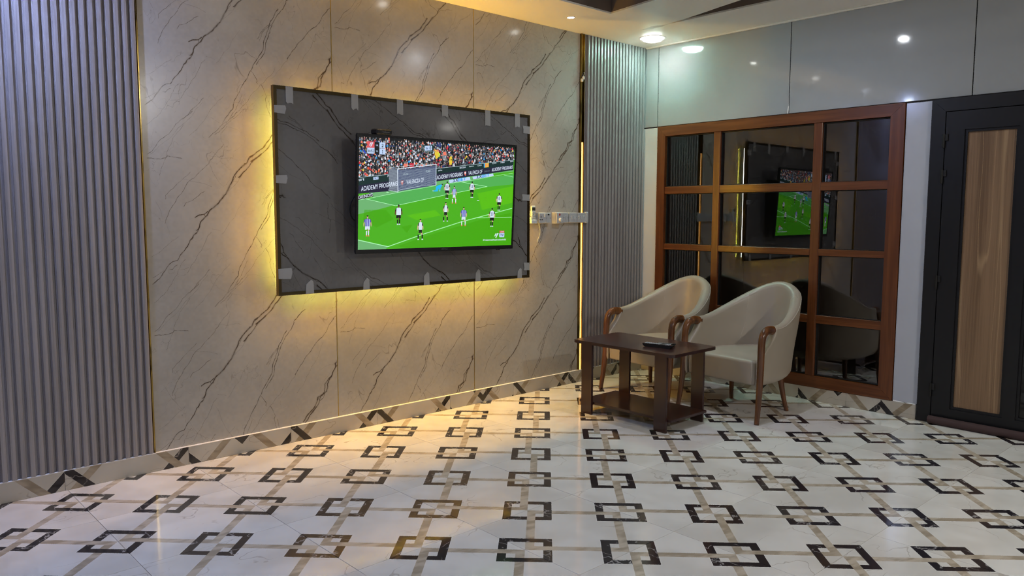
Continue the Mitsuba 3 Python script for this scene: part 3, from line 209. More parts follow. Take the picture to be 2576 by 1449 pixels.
def marble(u, v, sx, sz, light, dark_, vein_c):
    """u, v on the sheet; sx, sz any plane coordinates for the clouding"""
    w1x, w1y = fbm(u * 22, v * 22, 3.1, 3) - 0.5, fbm(u * 22, v * 22, 9.4, 3) - 0.5
    uu, vv = u + w1x * 0.022, v + w1y * 0.022
    ci = dr.clip(dr.floor((uu + 0.1) / GC), 0, GU - 1); cj = dr.clip(dr.floor((vv + 0.1) / GC), 0, GV - 1)
    base = mi.UInt32(ci * GV + cj) * GK
    wn = 0.45 + 1.1 * noise(u * 28, v * 28, 4.4)
    hit, halo = mi.Float(0), mi.Float(0)
    for k in range(GK):
        s = dr.gather(mi.UInt32, A_IDX, base + k)
        ax, ay = uu - dr.gather(mi.Float, A_X, s), vv - dr.gather(mi.Float, A_Y, s)
        dx, dy = dr.gather(mi.Float, A_DX, s), dr.gather(mi.Float, A_DY, s)
        t = dr.clip((ax * dx + ay * dy) * dr.gather(mi.Float, A_IL, s), 0, 1)
        d = dr.sqrt(dr.square(ax - t * dx) + dr.square(ay - t * dy)) * 1000
        w = dr.gather(mi.Float, A_W, s)
        ww = w * wn * 0.62
        hit = dr.maximum(hit, (1 - smoothstep(ww * 0.55, ww * 1.0 + 0.7, d)) * smoothstep(0.3, 3.6, w + 0.5))
        halo = dr.maximum(halo, (1 - smoothstep(0, ww * 2.2 + 4, d)) * smoothstep(1.0, 5.0, w))
    inner = smoothstep(0.36, 0.56, fbm(u * 75, v * 55, 2.2, 3))
    cloud = fbm(sx * 3.1, sz * 3.1, 1.7, 4); fine = fbm(sx * 60, sz * 60, 5.0, 2)
    col = mix(dark_, light, smoothstep(0.28, 0.72, cloud * 0.85 + fine * 0.15))
    rid = dr.abs(fbm((sx + sz * 0.55) * 6.5, (sz - sx * 0.9) * 1.9, 8.8, 4) - 0.5)
    hair = (1 - smoothstep(0.0, 0.006, rid)) * smoothstep(0.5, 0.72, noise(sx * 5, sz * 5, 2.0))
    r2 = dr.abs(fbm(sx * 9 + sz * 3.5, sz * 7 - sx * 6.5, 21.0, 4) - 0.5)
    hair2 = (1 - smoothstep(0.0, 0.007, r2)) * smoothstep(0.52, 0.70, noise(sx * 7 + 3, sz * 7, 12.0))
    col = mix(col, vein_c, hair * 0.42) 
    col = mix(col, vein_c, hair2 * 0.28)
    col = mix(col, vein_c, halo * 0.28)
    return mix(col, vein_c, hit * (0.52 + 0.45 * inner))

def wall_marble_fn(p, n, uv):
    k = dr.clip(dr.floor((p.x + 4.10) / 1.1), 0, 2)
    z0 = dr.select(k < 0.5, 0.7195, dr.select(k < 1.5, 0.6260, 0.5460))
    u = p.x + 4.10 - k * 1.1; q = (p.z - z0) / PZ; v = (q - dr.floor(q)) * PZ
    return marble(u, v, p.x, p.z, (0.43, 0.40, 0.355), (0.345, 0.32, 0.283), (0.068, 0.043, 0.026))

def board_marble_fn(p, n, uv):
    q = (-p.z + 0.35 + 0.0) / 1.1; r = (p.x + 3.1) / PZ      # the same sheet hung on its side
    u = (q - dr.floor(q)) * 1.1; v = PZ - (r - dr.floor(r)) * PZ
    v = (r - dr.floor(r)) * PZ
    return marble(u, v, p.x + 3, p.z, (0.165, 0.16, 0.158), (0.125, 0.121, 0.12), (0.022, 0.014, 0.009))  # darker copy of the wall marble: the unlit front is put into the colour

def flute_fn(p, n, uv):
    g = fbm(p.x * 260 + p.y * 260, 1.0, p.z * 2.2, 3); c = fbm(p.x * 35, 2.0, p.z * 0.9, 2)
    return mix((0.235, 0.212, 0.208), (0.315, 0.287, 0.287), smoothstep(0.25, 0.75, 0.55 * g + 0.45 * c))

def grain_fn(c0, c1, c2, fx, fz, axis):
    def fn(p, n, uv):
        a, l = (p.y, p.z) if axis == 'v' else (p.z, p.y)
        w = a + 0.012 * fbm(l * 2.3, a * 7, 1.1, 3)
        t = fbm(w * fx, l * fz, p.x * 3, 4)
        s = noise(w * fx * 6, l * fz * 2.5, 3.3)
        return mix(mix(c0, c1, smoothstep(0.3, 0.7, t)), c2, smoothstep(0.62, 0.8, s) * 0.45)
    return fn

def door_wood_fn(p, n, uv):
    w = p.y * 14 + 0.9 * fbm(p.y * 5, p.z * 0.9, 0.5, 3)
    t = fbm(w, p.z * 0.55, 2.0, 3); fine = fbm(p.y * 210, p.z * 3.0, 6.0, 3)
    rid = dr.abs(fbm(w * 0.9 + 4, p.z * 0.35, 9.0, 3) - 0.5)
    base = mix((0.135, 0.078, 0.042), (0.235, 0.145, 0.083), smoothstep(0.25, 0.75, 0.6 * t + 0.4 * fine))
    return mix(base, (0.40, 0.27, 0.15), (1 - smoothstep(0.0, 0.03, rid)) * 0.55)

def cherry_fn(p, n, uv):
    t = fbm((p.x + p.y) * 30, (p.x - p.y) * 30, p.z * 5, 3)
    return mix((0.065, 0.021, 0.006), (0.155, 0.054, 0.014), smoothstep(0.25, 0.75, t))

def leather_fn(p, n, uv):
    t = fbm(p.x * 7, p.y * 7, p.z * 7, 3)
    return mix((0.32, 0.272, 0.212), (0.365, 0.312, 0.248), t)

def leather_h(p, n, uv):
    return fbm(p.x * 420, p.y * 420, p.z * 420, 2)

def ceil_fn(p, n, uv):
    t = fbm(p.x * 1.7, p.y * 1.7, 0.0, 3)
    c = mix((0.76, 0.74, 0.69), (0.82, 0.80, 0.75), t)
    # patch of grey filler by the joint
    ax, ay = p.x + 0.545 + 0.02 * noise(p.y * 30, p.x * 30, 1), p.y + 0.50
    blot = (1 - smoothstep(0.6, 1.0, dr.sqrt(dr.square(ax / 0.035) + dr.square(ay / 0.14)))) * smoothstep(0.25, 0.6, fbm(p.x * 30, p.y * 14, 3, 3) + 0.25)
    return mix(c, (0.30, 0.27, 0.24), blot * 0.55)

def gold_fn(p, n, uv):
    s = smoothstep(0.50, 0.62, fbm(p.x * 30, p.y * 30, p.z * 5.0, 4))
    return mix((0.36, 0.25, 0.07), (0.12, 0.085, 0.03), s)

scene.update({
    'm_tile': pr(proc(tile_fn), 0.10, 0.55),
    'm_grout': pr((0.22, 0.20, 0.18), 0.8, 0.2),
    'm_skirt': pr(proc(skirt_fn), 0.16, 0.5),
    'm_marble': pr(proc(wall_marble_fn), 0.20, 0.40),
    'm_board_shaded': pr(proc(board_marble_fn), 0.10, 0.5),
    'm_flute': pr(proc(flute_fn), 0.38, 0.4),
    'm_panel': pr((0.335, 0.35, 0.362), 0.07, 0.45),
    'm_panel_white_lit': pr((0.62, 0.63, 0.63), 0.12, 0.45),  # corner strip: lamp light put into a lighter copy of the strip white
    'm_panel_white_dim': pr((0.46, 0.475, 0.53), 0.12, 0.45),  # darker copy of the same strip white for the less lit strip
    'm_joint': pr((0.018, 0.018, 0.02), 0.6, 0.2),
    'm_ceiling': pr(proc(ceil_fn), 0.55, 0.25),
    'm_recess': pr((0.19, 0.155, 0.135), 0.7, 0.2),  # darker than the soffit, for recess sides and upper ceiling
    'm_paint': pr((0.55, 0.54, 0.52), 0.6, 0.3),
    'm_caulk': pr((0.80, 0.80, 0.80), 0.6, 0.3),
    'm_frame_v': pr(proc(grain_fn((0.098, 0.027, 0.0075), (0.140, 0.043, 0.012), (0.062, 0.016, 0.005), 40, 2.2, 'v')), 0.30, 0.5),
    'm_frame_h': pr(proc(grain_fn((0.098, 0.027, 0.0075), (0.140, 0.043, 0.012), (0.062, 0.016, 0.005), 40, 2.2, 'h')), 0.30, 0.5),
    'm_bead': pr((0.012, 0.011, 0.011), 0.5, 0.3),
    'm_glass': {'type': 'thindielectric', 'int_ior': 1.82, 'specular_transmittance': {'type': 'rgb', 'value': [0.35, 0.34, 0.33]}},
    'm_dark': pr((0.02, 0.02, 0.02), 0.9, 0.1),
    'm_door': pr((0.0075, 0.0075, 0.009), 0.34, 0.35),
    'm_door_wood': pr(proc(door_wood_fn), 0.42, 0.35),
    'm_door_glass': pr((0.004, 0.004, 0.005), 0.05, 0.5),
    'm_iron': pr((0.006, 0.006, 0.006), 0.45, 0.4),
    'm_foam': pr((0.060, 0.036, 0.036), 0.7, 0.2),
    'm_gold': pr(proc(gold_fn), 0.16, 0.5, 1.0),
    'm_goldline': pr((0.42, 0.30, 0.10), 0.3, 0.5, 0.9),
    'm_bronze': pr((0.085, 0.062, 0.030), 0.20, 0.5, 0.85),
    'm_led_base': pr((0.75, 0.70, 0.60), 0.5, 0.3),
    'm_black': pr((0.008, 0.008, 0.009), 0.30, 0.5),
    'm_black_matt': pr((0.010, 0.010, 0.011), 0.55, 0.3),
    'm_letter': pr((0.085, 0.085, 0.09), 0.4, 0.5),
    'm_screen': pr((0.004, 0.004, 0.004), 0.35, 0.4),
    'm_white': pr((0.60, 0.60, 0.60), 0.32, 0.45),
    'm_white2': pr((0.44, 0.44, 0.45), 0.40, 0.40),
    'm_lamp_ring': pr((0.62, 0.62, 0.60), 0.3, 0.4),
    'm_red': pr((0.30, 0.02, 0.02), 0.4, 0.4),
    'm_grey': pr((0.14, 0.14, 0.14), 0.5, 0.3),
    'm_lcd': pr((0.035, 0.037, 0.032), 0.3, 0.5),
    'm_key': pr((0.42, 0.43, 0.47), 0.5, 0.3),
    'm_key_amber': pr((0.70, 0.58, 0.30), 0.5, 0.3),  # warm yellow keys between the pale ones
    'm_table': pr((0.030, 0.0115, 0.010), 0.20, 0.5),
    'm_leather': {'type': 'twosided', 'bsdf': {'type': 'bumpmap', 'arbitrary': proc(leather_h, 4e-4), 'scale': 0.00035, 'nested': pr(proc(leather_fn), 0.33, 0.6)['bsdf']}},
    'm_piping': pr((0.43, 0.385, 0.325), 0.45, 0.4),
    'm_cherry': pr(proc(cherry_fn), 0.16, 0.5, coat=0.6, coatg=0.95),
    'm_wire': pr((0.62, 0.60, 0.55), 0.5, 0.3),
    'm_tape': {'type': 'blendbsdf', 'weight': 0.38, 'a': {'type': 'thindielectric', 'int_ior': 1.45}, 'b': {'type': 'twosided', 'bsdf': {'type': 'diffuse', 'reflectance': {'type': 'rgb', 'value': [0.62, 0.62, 0.62]}}}},
})

# ================================================================== SETTING
# ---- floor
put('floor', box(-9.0, 0.02, -9.5, 0.03, -0.10, -0.0035), 'm_grout'); label('floor', 'polished cream floor tiles printed with linked open dark squares', kind='structure')
XJ = [-0.3194 - 0.6 * k for k in range(0, 11)]          # joints across
YJ = [-0.5168 - 0.6 * k for k in range(0, 10)]
xs = [0.0] + XJ; ys = [0.0] + YJ
for i in range(len(xs) - 1):
    for j in range(len(ys) - 1):
        x1, x0, y1, y0 = xs[i] - 0.0008, xs[i + 1] + 0.0008, ys[j] - 0.0008, ys[j + 1] + 0.0008
        if x0 < -5.6 and y0 < -3.0 and False: continue
        m = box(x0, x1, y0, y1, -0.012, 0.0, 0.0007)
        ang = rng.normal(0, 0.00045, 2); c = np.array([(x0 + x1) / 2, (y0 + y1) / 2, 0])
        v = m.vertices.copy(); v[:, 2] += (v[:, 0] - c[0]) * ang[0] + (v[:, 1] - c[1]) * ang[1]; m.vertices = v
        part('floor', 'tile', m, 'm_tile')
far = unary_union([sbox(-9.0, -0.0, -9.5, YJ[-1] - .001), sbox(-9.0, XJ[-1] - .001, YJ[-1] - .001, 0.0)])
part('floor', 'far_tiling', ext(far, 0.009, -0.009), 'm_tile'); labels['floor__far_tiling'] = {'kind': 'stuff'}

# ---- back wall (marble, fluted panels)
put('wall_back', box(-9.0, 0.12, 0.0305, 0.15, 0.0, 3.1), 'm_joint'); label('wall_back', 'wall of veined marble sheets between two fluted panels', kind='structure')
MX = [-4.098, -2.998, -1.893, -0.806]
for k in range(3):
    part('wall_back', 'marble_panel', box(MX[k] + .0025, MX[k + 1] - .0025, 0.020, 0.0305, 0.098, CEIL, 0.0008), 'm_marble')
for x in MX[1:3]:
    part('wall_back', 'gold_joint', box(x - .0022, x + .0022, 0.0195, 0.030, 0.098, CEIL), 'm_goldline', lab='thin gold joint strip')
rib_prof = Polygon([(-.0030, .0285), (-.0030, .0180), (-.0012, .0165), (0, .0165), (.0004, .0068), (.0022, .0042), (.0115, .0034), (.0208, .0042), (.0226, .0068), (.0232, .0285)])
PITCH_R = 0.0386
rib = ext(rib_prof, CEIL - 0.100, 0.100)
rib_ply = mikit.ply(rib, 'm_flute', smooth=False)
part('wall_back', 'fluted_backing', cat(box(-6.6, -4.105, 0.0245, 0.0305, 0.100, CEIL), box(-0.765, 0.0, 0.0245, 0.0305, 0.100, CEIL)), 'm_flute')
x = -4.131
while x > -6.55:
    part('wall_back', 'rib', rib_ply, None, tw=T().translate([x, 0, 0])); x -= PITCH_R
x = -0.0265
while x > -0.765:
    part('wall_back', 'rib', rib_ply, None, tw=T().translate([x, 0, 0])); x -= 0.0391
part('wall_back', 'plain_panel', box(-9.0, -6.6, 0.02, 0.0305, 0.098, CEIL), 'm_paint')
# gold edge trims
put('trim_1', box(-4.105, -4.0975, 0.006, 0.0305, 0.099, CEIL, 0.001), 'm_gold'); label('trim_1', 'gold mirror edge strip left of the marble', kind='structure')
put('trim_2', cat(box(-0.806, -0.800, 0.002, 0.0305, 0.099, CEIL, 0.001), box(-0.772, -0.766, 0.004, 0.0305, 0.099, CEIL, 0.001), box(-0.800, -0.772, 0.016, 0.030, 1.93, CEIL)), 'm_gold')
label('trim_2', 'gold light channel right of the marble', kind='structure')
part('trim_2', 'light_strip', box(-0.800, -0.772, 0.012, 0.030, 0.100, 1.93), 'm_led_base', lab='glowing amber strip', emitter={'type': 'area', 'radiance': {'type': 'rgb', 'value': list(LED_CHANNEL)}, 'sampling_weight': 0.5})

# ---- skirting
put('baseboard_back', box(-9.0, 0.0, 0.012, 0.0304, 0.0, 0.094), 'm_caulk'); label('baseboard_back', 'tiled skirting under the marble wall', kind='structure')
x = -4.53 - 0.6 * 4
while x < 0:
    part('baseboard_back', 'tile', box(max(x, -6.93) + .0006, min(x + 0.6, -0.001) - .0006, 0.0, 0.0300, 0.0, 0.0975, 0.0008), 'm_skirt'); x += 0.6
part('baseboard_back', 'ledge', box(-6.9, -0.002, 0.0045, 0.0198, 0.0968, 0.0990, .0008), 'm_caulk', lab='white filler along the top of the skirting')
put('baseboard_right', box(0.012, 0.03, -2.300, -0.001, 0.0, 0.094), 'm_caulk'); label('baseboard_right', 'tiled skirting under the window', kind='structure')
yy = -0.0
for k in range(4):
    y1 = -0.03 - 0.6 * k + 0.0; y0 = max(y1 - 0.6, -2.300); y1 = min(y1 + (0.03 if k == 0 else 0), -0.001)
    part('baseboard_right', 'tile', box(0.0, 0.0115, y0 + .0006, y1 - .0006, 0.0, 0.0975, 0.0008), 'm_skirt')
part('baseboard_right', 'caulk', tube([(0.006, -2.150, 0.1005), (0.004, -2.2, 0.0995), (0.004, -2.25, 0.1), (0.006, -2.296, 0.099)], 0.0045, 8), 'm_caulk', smooth=True, lab='rough white caulk bead')

# ---- right wall: dark core with openings, glossy panels in front
W0, W1, WZ0, WZ1 = -2.140, -0.137, 0.100, 2.095        # window
D0, D1, DZ1 = -3.372, -2.3075, 2.093                    # door
core = Polygon([(-9.5, 0), (0.03, 0), (0.03, 3.1), (-9.5, 3.1)], [[(W0 + .02, WZ0 + .02), (W1 - .02, WZ0 + .02), (W1 - .02, WZ1 - .02), (W0 + .02, WZ1 - .02)]])
core = core.difference(sbox(D0 + .01, -0.01, D1 - .01, DZ1 - .01))
def wall_x(poly, x0, x1):
    m = ext(poly, x1 - x0); v = m.vertices.copy(); m.vertices = np.c_[x0 + v[:, 2], v[:, 0], v[:, 1]]; m.fix_normals(); return m
put('wall_right', wall_x(core, 0.018, 0.15), 'm_joint'); label('wall_right', 'glossy pale grey panelled wall with window and door', kind='structure')
JT = 0.0062
for (y0, y1, z0, z1) in [(-0.125, 0.030, 2.0975, CEIL), (-1.312, -0.125, 2.0975, CEIL), (-2.530, -1.312, 2.0975, CEIL), (-3.748, -2.530, 2.0975, CEIL), (-4.966, -3.748, 2.0975, CEIL),
                         (-0.1365, 0.030, 0.098, 2.0945), (-2.3065, -2.1405, 0.098, 2.0925)]:
    part('wall_right', 'panel', box(0.010, 0.0185, y0 + JT / 2, y1 - JT / 2, z0 + JT / 2, z1 - JT / 2, 0.0012), 'm_panel' if z0 > 1 else ('m_panel_white_lit' if y1 > 0 else 'm_panel_white_dim'))
part('wall_right', 'panel', box(0.010, 0.0185, -4.966, D0 - .001, 0.0, 2.0940, 0.001), 'm_panel')
part('wall_right', 'panel', box(0.010, 0.0185, -9.5, -4.968, 0.0, CEIL, 0.001), 'm_panel')
# rest of the hall behind the camera
put('wall_left', box(-9.15, -9.0, -9.5, 0.15, 0, 3.1), 'm_paint'); label('wall_left', 'plain wall', kind='structure')
put('wall_front', box(-9.0, 0.15, -9.65, -9.5, 0, 3.1), 'm_paint'); label('wall_front', 'plain wall', kind='structure')
# dark room behind the glass
put('wall_beyond', cat(box(1.9, 2.0, -3.6, 0.2, 0, 3.1), box(0.15, 1.9, 0.15, 0.2, 0, 3.1), box(0.15, 1.9, -3.6, -3.5, 0, 3.1), box(0.15, 1.9, -3.6, 0.2, -0.1, 0), box(0.15, 1.9, -3.5, 0.15, 3.05, 3.1)), 'm_dark')
label('wall_beyond', 'unlit room behind the window', kind='structure')

# ---- ceiling: lowered soffit with two recesses, higher ceiling above
hole1 = Polygon([(-8.2, -0.537), (-1.095, -0.537), (-1.133, -0.79), (-1.159, -0.967), (-1.215, -1.13), (-1.33, -1.34), (-1.50, -1.55), (-1.62, -1.85), (-1.66, -2.3), (-1.66, -5.0), (-8.2, -5.0)])
hole2 = Polygon([(-0.556, -0.612), (-0.556, -5.0), (-0.95, -5.0), (-0.95, -3.0), (-0.93, -2.4), (-0.88, -1.9), (-0.80, -1.55), (-0.741, -1.354), (-0.691, -1.157), (-0.632, -0.955), (-0.585, -0.77)])
soffit = sbox(-9.0, -9.5, 0.0305, 0.0305).difference(hole1).difference(hole2)
put('ceiling', ext(soffit, 0.012, CEIL), 'm_ceiling'); label('ceiling', 'white soffit with two curved recesses', kind='structure')
part('ceiling', 'recess_side', ext(soffit, 0.270, CEIL + 0.0125), 'm_recess', lab='darker sides of the recesses')
part('ceiling', 'upper_ceiling', box(-9.0, 0.03, -9.5, 0.03, 3.04, 3.10), 'm_recess', lab='darker recessed ceiling')
put('trim_3', cat(box(-0.012, 0.010, -9.4, 0.0, CEIL - 0.012, CEIL, 0.004)), 'm_ceiling'); label('trim_3', 'small bead where the ceiling meets the panelled wall', kind='structure')

# ---- window
win = 'window_1'; label(win, 'brown wood grain window of twelve dark panes', kind='structure')
FX0, FX1 = -0.004, 0.060
cols = [(-0.687, -0.221), (-1.516, -0.747), (-2.045, -1.580)]
rows = [(1.592, 2.010), (1.113, 1.532), (0.632, 1.065), (0.187, 0.572)]
# outer frame with mitred corners
def mitre(pts, x0, x1): return wall_x(Polygon(pts), x0, x1)
iy0, iy1, iz0, iz1 = cols[2][0] - .004, cols[0][1] + .004, rows[3][0] - .004, rows[0][1] + .004
G = .0006
part(win, 'frame_rail', mitre([(W0 + G, WZ1), (W1 - G, WZ1), (iy1 - G, iz1), (iy0 + G, iz1)], FX0, FX1), 'm_frame_h')
part(win, 'frame_rail', mitre([(W0 + G, WZ0), (W1 - G, WZ0), (iy1 - G, iz0), (iy0 + G, iz0)], FX0, FX1), 'm_frame_h')
part(win, 'frame_stile', mitre([(W0, WZ0 + G), (W0, WZ1 - G), (iy0, iz1 - G), (iy0, iz0 + G)], FX0, FX1), 'm_frame_v')
part(win, 'frame_stile', mitre([(W1, WZ0 + G), (W1, WZ1 - G), (iy1, iz1 - G), (iy1, iz0 + G)], FX0, FX1), 'm_frame_v')
for (ya, yb) in [(cols[1][1], cols[0][0]), (cols[2][1], cols[1][0])]:
    part(win, 'mullion', box(0.0015, FX1, ya, yb, iz0, iz1, 0.002), 'm_frame_v')
for r in range(3):
    for c in range(3):
        y0, y1 = cols[c]
        part(win, 'glazing_bar', box(0.0030, FX1, y0 - (.004 if c == 2 else 0), y1 + (.004 if c == 0 else 0), rows[r + 1][1], rows[r][0], 0.002), 'm_frame_h')
for r in range(4):
    for c in range(3):
        y0, y1 = cols[c]; z0, z1 = rows[r]
        bead = [box(0.020, 0.058, y0 - .001, y0 + .005, z0, z1), box(0.020, 0.058, y1 - .005, y1 + .001, z0, z1), box(0.020, 0.058, y0, y1, z1 - .005, z1 + .001), box(0.020, 0.058, y0, y1, z0 - .001, z0 + .004)]
        part(win, 'gasket', cat(*bead), 'm_bead')
        g = trimesh.Trimesh([(0.036, y0 + .005, z0 + .004), (0.036, y0 + .005, z1 - .005), (0.036, y1 - .005, z1 - .005), (0.036, y1 - .005, z0 + .004)], [[0, 1, 2], [0, 2, 3]], process=False)
        part(win, 'pane', g, 'm_glass')

# ---- door
door = 'door_1'; label(door, 'black framed door with a wood grain panel', kind='structure')
ly0, ly1, lz1 = D0 + .0835, D1 - .0835, DZ1 - .080
part(door, 'frame_head', mitre([(D0 + G, DZ1), (D1 - G, DZ1), (ly1 - G, lz1), (ly0 + G, lz1)], -0.010, 0.06), 'm_door')
part(door, 'frame_jamb', mitre([(D1, 0.001), (D1, DZ1 - G), (ly1, lz1 - G), (ly1, 0.001)], -0.010, 0.06), 'm_door')
part(door, 'frame_jamb', mitre([(D0, 0.001), (D0, DZ1 - G), (ly0, lz1 - G), (ly0, 0.001)], -0.010, 0.06), 'm_door')
LG = .004
a0, a1, c1 = ly0 + LG, ly1 - LG, lz1 - LG
p1y = (-2.803, -2.505); p2y = (-3.175, -2.872); pz = (0.110, 1.893)
leaf = sbox(a0, 0.012, a1, c1).difference(sbox(p1y[0], pz[0], p1y[1], pz[1])).difference(sbox(p2y[0], pz[0], p2y[1], pz[1]))
part(door, 'leaf_frame', wall_x(leaf, -0.006, 0.050), 'm_door')
for (y0, y1) in (p1y, p2y):
    bd = sbox(y0, pz[0], y1, pz[1]); bd = bd.difference(bd.buffer(-0.016, join_style=2))
    part(door, 'glazing_bead', wall_x(bd, 0.004, 0.022), 'm_door')
part(door, 'wood_panel', box(0.0155, 0.03, p1y[0] + .002, p1y[1] - .002, pz[0] + .002, pz[1] - .002), 'm_door_wood', lab='walnut grain panel')
part(door, 'dark_panel', box(0.0155, 0.03, p2y[0] + .002, p2y[1] - .002, pz[0] + .002, pz[1] - .002), 'm_door_glass', lab='black glossy panel')
for z in (1.840, 1.615, 0.939, 0.232):
    h = part(door, 'hinge', cat(box(-0.0165, -0.006, -2.412, -2.388, z - .012, z + .030, .001), cyl(0.0075, 0.088, (-0.0165, -2.389, z - .012), n=16)), 'm_iron', smooth=35)
part(door, 'handle', cat(tube([(-0.006, ly0 + .06, 1.02), (-0.05, ly0 + .06, 1.02), (-0.055, ly0 + .075, 1.02), (-0.055, ly0 + .17, 1.02)], .009, 10, up=(0, 0, 1)), box(-0.012, -0.006, ly0 + .04, ly0 + .08, 0.94, 1.10, .003)), 'm_iron', smooth=40)

# ================================================================== LAMPS
def downlight(key, text, group, x, y, z, r, rgb):
    wt = max(0.3, sum(rgb) / 3 * r * r * 3)
    t = thing(key, text, 'ceiling light', group)
    ring = lathe([(r, 0.0), (r + .006, -.0035), (r * 1.16 + .006, -.003), (r * 1.18 + .007, 0.001), (r * 1.18, 0.006), (r, 0.006), (r, 0.0)], 40)
    ring.apply_translation((x, y, z)); part(t, 'trim_ring', ring, 'm_lamp_ring', smooth=35)
    a = np.arange(40) * 2 * PI / 40
    B = 1.9 if r > .08 else 1.0        # how far the lens bulges
    dome = [(r, -.0008), (r * .97, -.0008 - r * .06 * B), (r * .85, -.0008 - r * .12 * B), (r * .6, -.0008 - r * .165 * B), (r * .3, -.0008 - r * .185 * B)]
    v = np.vstack([np.c_[x + q * np.cos(a), y + q * np.sin(a), np.full(40, z + h)] for q, h in dome] + [[[x, y, z - .0008 - r * .19 * B]]]); f = []
    for k in range(4):
        for i in range(40):
            j = (i + 1) % 40; f += [[k * 40 + i, (k + 1) * 40 + i, k * 40 + j], [k * 40 + j, (k + 1) * 40 + i, (k + 1) * 40 + j]]
    f += [[200, 160 + (i + 1) % 40, 160 + i] for i in range(40)]
    dm = trimesh.Trimesh(v, f, process=False)
    if dm.face_normals[-1][2] > 0: dm.faces[-40:] = dm.faces[-40:, ::-1]
    if dm.face_normals[0][2] > 0 or dm.face_normals[0] @ np.array([v[0, 0] - x, v[0, 1] - y, 0]) < 0: dm.faces[:-40] = dm.faces[:-40, ::-1]
    part(t, 'diffuser', dm, 'm_led_base', emitter={'type': 'area', 'radiance': {'type': 'rgb', 'value': list(rgb)}, 'sampling_weight': wt})
    return t
downlight('downlight', 'large round downlight in the ceiling corner above the armchairs', None, *BIG)
SL = ['small round spotlight in the soffit above the right end of the marble wall', 'small round spotlight above the middle of the marble wall, seen mirrored in the marble',
      'small round spotlight above the left marble sheet', 'bright small spotlight above the left fluted panel', 'bright bluish spotlight in the soffit in front of the armchairs',
      'small spotlight in the recessed ceiling over the middle of the room']
for s, l in zip(SPOTS, SL + ['small spotlight in the recessed ceiling near the left fluted panel']): downlight('spotlight', l, None, *s)
for k, s in enumerate(HALL_AND_FILL): downlight('hall_or_fill_light', ['far large round downlight by the panelled wall at the end of the hall', 'dim far downlight near the panelled wall of the hall', 'added unseen fill downlight behind the viewer in the middle of the hall', 'added unseen fill downlight in the recessed ceiling near the viewer'][k], 'downlights behind the viewer', *s)

# ================================================================== TV WALL
BX0, BX1, BZ0, BZ1, BY = -3.424, -1.447, 0.894, 2.0755, -0.080
put('tv_backboard', box(BX0 + .016, BX1 - .016, BY + .003, BY + .022, BZ0 + .016, BZ1 - .016), 'm_board_shaded')
label('tv_backboard', 'veined marble board with its shade in the colour, framed in bronze, standing off the wall behind the television', 'wall panel')
bb = 'tv_backboard'
def rail(pts, y0, y1):
    m = ext(Polygon(pts), y1 - y0); v = m.vertices.copy(); m.vertices = np.c_[v[:, 0], y0 + v[:, 2], v[:, 1]]; m.fix_normals(); return m
fr = 0.019
for pts in ([(BX0, BZ1), (BX1, BZ1), (BX1 - fr, BZ1 - fr), (BX0 + fr, BZ1 - fr)], [(BX0, BZ0), (BX1, BZ0), (BX1 - fr, BZ0 + fr), (BX0 + fr, BZ0 + fr)],
            [(BX0, BZ0), (BX0, BZ1), (BX0 + fr, BZ1 - fr), (BX0 + fr, BZ0 + fr)], [(BX1, BZ0), (BX1, BZ1), (BX1 - fr, BZ1 - fr), (BX1 - fr, BZ0 + fr)]):
    part(bb, 'frame_rail', rail(pts, BY - .003, BY + .026), 'm_bronze', lab='bronze edge trim')
IN = 0.062
part(bb, 'mounting_box', box(BX0 + IN, BX1 - IN, BY + .022, 0.0198, BZ0 + 0.034, BZ1 - IN), 'm_paint', lab='plain box holding the board off the wall')
# led strip round the mounting box: carrier tape and its diodes
led = thing('led_strip', 'glowing amber strip light running round the back of the television board', 'strip light')
ly = -0.022; lyt = 0.004; lyr = -0.010; w_ = .005
lx0, lx1, lz0, lz1 = BX0 + IN - .0015, BX1 - IN + .0015, BZ0 + 0.034 - .0015, BZ1 - IN + .0015
part(led, 'carrier', cat(box(lx0, lx0 + .0013, ly - w_, ly + w_, lz0, lz1), box(lx1 - .0013, lx1, ly - w_, ly + w_, lz0, lz1), box(lx0, lx1, ly - w_, ly + w_, lz0, lz0 + .0013), box(lx0, lx1, lyt - w_, lyt + w_, lz1 - .0013, lz1)), 'm_led_base')
def diodes(cs, e1, e2):
    v, f = [], []; e1, e2 = np.array(e1), np.array(e2)
    for c in cs:
        k = len(v); c = np.array(c); v += [c - e1 - e2, c + e1 - e2, c + e1 + e2, c - e1 + e2]; f += [[k, k + 1, k + 2], [k, k + 2, k + 3]]
    return trimesh.Trimesh(v, f, process=False)
EX, EZ = np.arange(lx0 + .01, lx1, .0165), np.arange(lz0 + .01, lz1, .0165)
for nm, m, wt in (('top', diodes([(x, lyt, lz1 + .0006) for x in EX], (.0055, 0, 0), (0, .0035, 0)), 1), ('bottom', diodes([(x, ly, lz0 - .0006) for x in EX], (0, .0035, 0), (.0055, 0, 0)), 1),
                  ('left', diodes([(lx0 - .0006, ly, z) for z in EZ], (0, 0, .0055), (0, .0035, 0)), .7), ('right', diodes([(lx1 + .0006, lyr, z) for z in EZ], (0, .0035, 0), (0, 0, .0055)), .7)):
    k = part(led, 'diode_row', m, 'm_led_base', emitter={'type': 'area', 'radiance': {'type': 'rgb', 'value': [c * LED_ROW[nm] for c in LED]}, 'sampling_weight': 12.0 * wt}); labels[k] = {'kind': 'stuff'}

